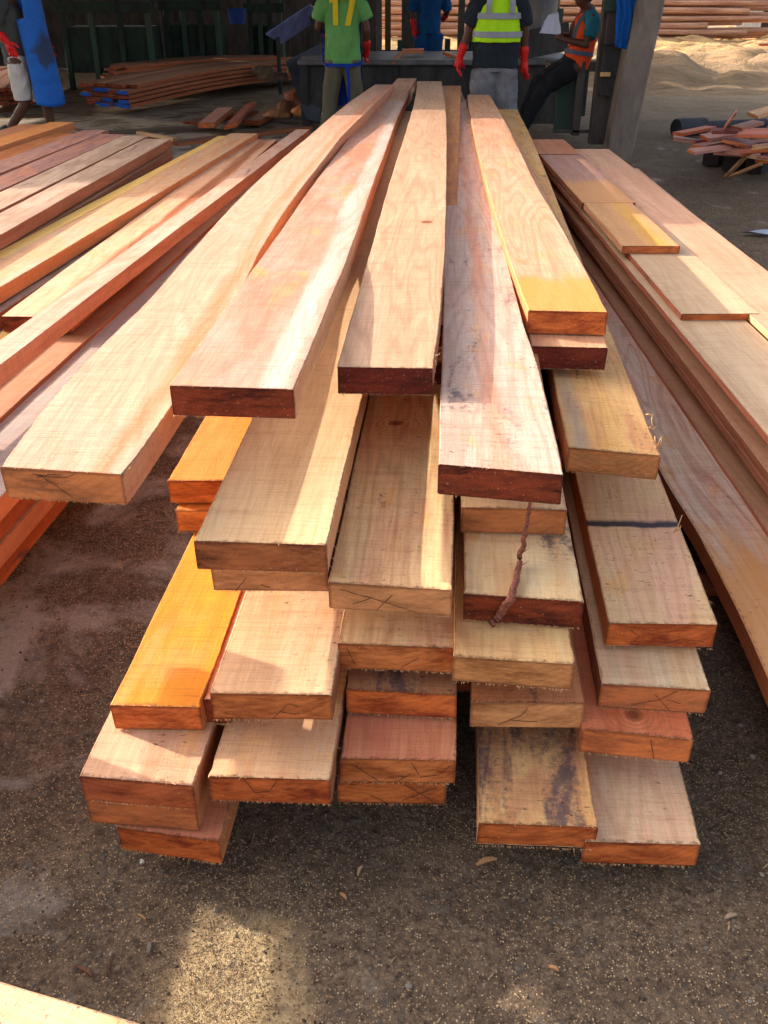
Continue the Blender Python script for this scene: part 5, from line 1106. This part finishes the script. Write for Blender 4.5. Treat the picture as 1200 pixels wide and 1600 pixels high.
# apron: curved sheet hung in front
k = NT('stained_blue_apron'); g = k.obj(); n = k.noise(g, 5, 5, .6, .6)
sxx = k.n('ShaderNodeSeparateXYZ'); k.l(g, sxx.inputs[0])
c = k.mix(k.rng(n, .3, .7), lin((26, 104, 190)), lin((20, 84, 166)))
zz_ = k.math('ABSOLUTE', k.math('SUBTRACT', sxx.outputs[2], .98)); xx_ = k.math('ABSOLUTE', k.math('SUBTRACT', sxx.outputs[0], .12))
dd = k.math('ADD', k.math('MULTIPLY', zz_, 3.6), k.math('ADD', k.math('MULTIPLY', xx_, 6), k.rng(n, 0, 1, -.6, .6)))
c = k.mix(k.rng(dd, .5, .8, .85, 0), c, lin((44, 50, 60)))
APR = k.out(c, .6, n, .6, .03)
bm = bmesh.new(); g_ = []
NA, MZ = 18, 26
for side in (0, 1):
    rows_ = []
    for j in range(MZ + 1):
        v = j / MZ; z = 1.5 - 1.04 * v; cx_ = -.08 + .09 * v; rx = .2 + .01 * v; ry = .15 + .04 * v
        rows_.append([bm.verts.new(W((cx_ + (rx + side * .004) * math.cos(a_) + .012 * noise.noise(Vector((v * 4, a_ * 2, 0))), (ry + side * .004) * math.sin(a_), z + .02 * math.sin(a_ * 2)))) for a_ in [(-1.75 + (.5 * (1 - v) * (v < .22) + 0)) + 3.3 * i / NA for i in range(NA + 1)]])
    g_.append(rows_)
for s_ in (0, 1):
    for j in range(MZ):
        for i in range(NA):
            q = (g_[s_][j][i], g_[s_][j][i + 1], g_[s_][j + 1][i + 1], g_[s_][j + 1][i]); bm.faces.new(q if s_ == 0 else q[::-1])
for j in range(MZ):
    bm.faces.new((g_[0][j][0], g_[0][j + 1][0], g_[1][j + 1][0], g_[1][j][0])); bm.faces.new((g_[0][j][NA], g_[1][j][NA], g_[1][j + 1][NA], g_[0][j + 1][NA]))
for i in range(NA): bm.faces.new((g_[0][MZ][i], g_[0][MZ][i + 1], g_[1][MZ][i + 1], g_[1][MZ][i])); bm.faces.new((g_[0][0][i], g_[1][0][i], g_[1][0][i + 1], g_[0][0][i + 1]))
bmesh.ops.recalc_face_normals(bm, faces=bm.faces); link('apron', bm, APR, root, smooth=True, origin=tuple(root.location))
# --- man in the orange vest, half sitting against the frame
Yo = 11.15; xo = atY(915, 100, Yo).x - .12
JO = dict(pel=(0, 0, .84), belly=(.05, 0, 1.0), chest=(.08, 0, 1.18), neck0=(.1, 0, 1.34), head=(.03, -.02, 1.5), shl=(.1, .16, 1.3), shr=(.12, -.18, 1.28), ell=(.0, .22, 1.08), elr=(.06, -.24, 1.04), wrl=(-.2, .1, 1.12), wrr=(-.16, -.12, 1.08), hdl=(-.3, .03, 1.17), hdr=(-.26, -.02, 1.12),
          hipl=(-.02, .09, .82), hipr=(-.02, -.09, .8), knl=(-.36, .1, .66), knr=(-.34, -.1, .6), anl=(-.55, .12, .2), anr=(-.56, -.12, .16), toel=(-.68, .1, .1), toer=(-.72, -.14, .06))
root, W = person('man in an orange vest and black trousers half sitting with folded arms holding white paper', (xo, Yo, 0), JO, {}, face=(-1, -.25, -.15), gloves=(False, False), thumbs=((0, 0, 1), (0, 0, 1)))
garment(root, 'shirt', [([W((0, 0, .86)), W((.05, 0, 1.0)), W((.085, 0, 1.2)), W((.1, 0, 1.28))], [(.13, .14), (.125, .14), (.13, .16), (.1, .15)]), ([W((.1, -.1, 1.3)), W((.125, -.19, 1.24)), W((.08, -.235, 1.1))], [.085, .078, .068]), ([W((.1, .1, 1.3)), W((.1, .18, 1.24)), W((.03, .22, 1.12))], [.085, .078, .068])], cloth('teal_shirt', (40, 112, 128), (32, 92, 108), 8))
garment(root, 'vest', [([W((0, 0, .82)), W((.05, 0, .98)), W((.085, 0, 1.2)), W((.1, 0, 1.32))], [(.15, .16), (.142, .158), (.145, .165), (.1, .12)])], cloth('orange_vest', (238, 84, 34), (216, 66, 28), 8, .7), fold=.008)
strip(root, 'reflective_band', [W((.035 + .152 * math.cos(a_), .168 * math.sin(a_), .95 - .02 * math.cos(a_))) for a_ in [i * .2618 for i in range(25)]], cloth('grey_tape', (96, 100, 112), (80, 84, 96), 8, .3), .045, .004)
strip(root, 'reflective_band', [W((-.06, -.1, 1.02)), W((-.05, -.11, 1.14)), W((-.01, -.125, 1.26)), W((.06, -.13, 1.34))], cloth('grey_tape2', (110, 114, 122), (90, 94, 104), 8, .3), .04, .006, up=(1, 0, 0))
garment(root, 'trousers', [([W((0, 0, .88)), W((-.03, 0, .8))], [(.14, .16), (.14, .16)]), ([W((-.03, .09, .82)), W((-.35, .1, .65)), W((-.54, .12, .22))], [.11, .088, .07]), ([W((-.03, -.09, .8)), W((-.33, -.1, .6)), W((-.55, -.12, .2))], [.11, .09, .072])], cloth('black_trousers', (24, 24, 28), (34, 34, 38), 8))
pp = W((-.3, -.04, 1.14))
tag(drape('paper', (pp + Vector((-.04, -.02, .17)), pp + Vector((.06, -.04, .2))), (pp + Vector((-.12, -.03, -.0)), pp + Vector((.12, -.04, -.02))), cloth('white_paper', (214, 214, 226), (196, 198, 214), 6, .2), 5, n=8, m=8, amp=.012, th=.002), 'crumpled white sheet of paper held by the man in the orange vest', 'paper')
# --- blue clad worker far behind the bench
Yb = 15.6; xb = atY(670, 60, Yb).x
JB = dict(JV); JB.update(wrl=(-.22, -.02, .98), hdl=(-.2, -.05, .8), wrr=(.24, .2, 1.1), hdr=(.2, .3, 1.08))
root, W = person('worker in dark blue overalls with a red glove, far back behind the saw bench', (xb, Yb, 0), JB, {}, thumbs=((.3, 1, 0), (-.4, 1, 0)))
BO = cloth('blue_overalls', (20, 78, 130), (16, 60, 104), 8)
garment(root, 'overalls', [([W((0, 0, .9)), W((0, 0, 1.2)), W((.01, 0, 1.42))], [(.17, .14), (.175, .13), (.19, .12)]), ([W((-.1, 0, 1.45)), W((-.2, .0, 1.41)), W((-.27, .02, 1.2))], [.09, .085, .07]), ([W((.12, 0, 1.45)), W((.22, 0, 1.41)), W((.27, .04, 1.2))], [.09, .085, .07]),
        ([W((-.1, 0, .9)), W((-.1, .01, .1))], [.12, .085]), ([W((.1, 0, .9)), W((.09, .01, .1))], [.12, .085])], BO)
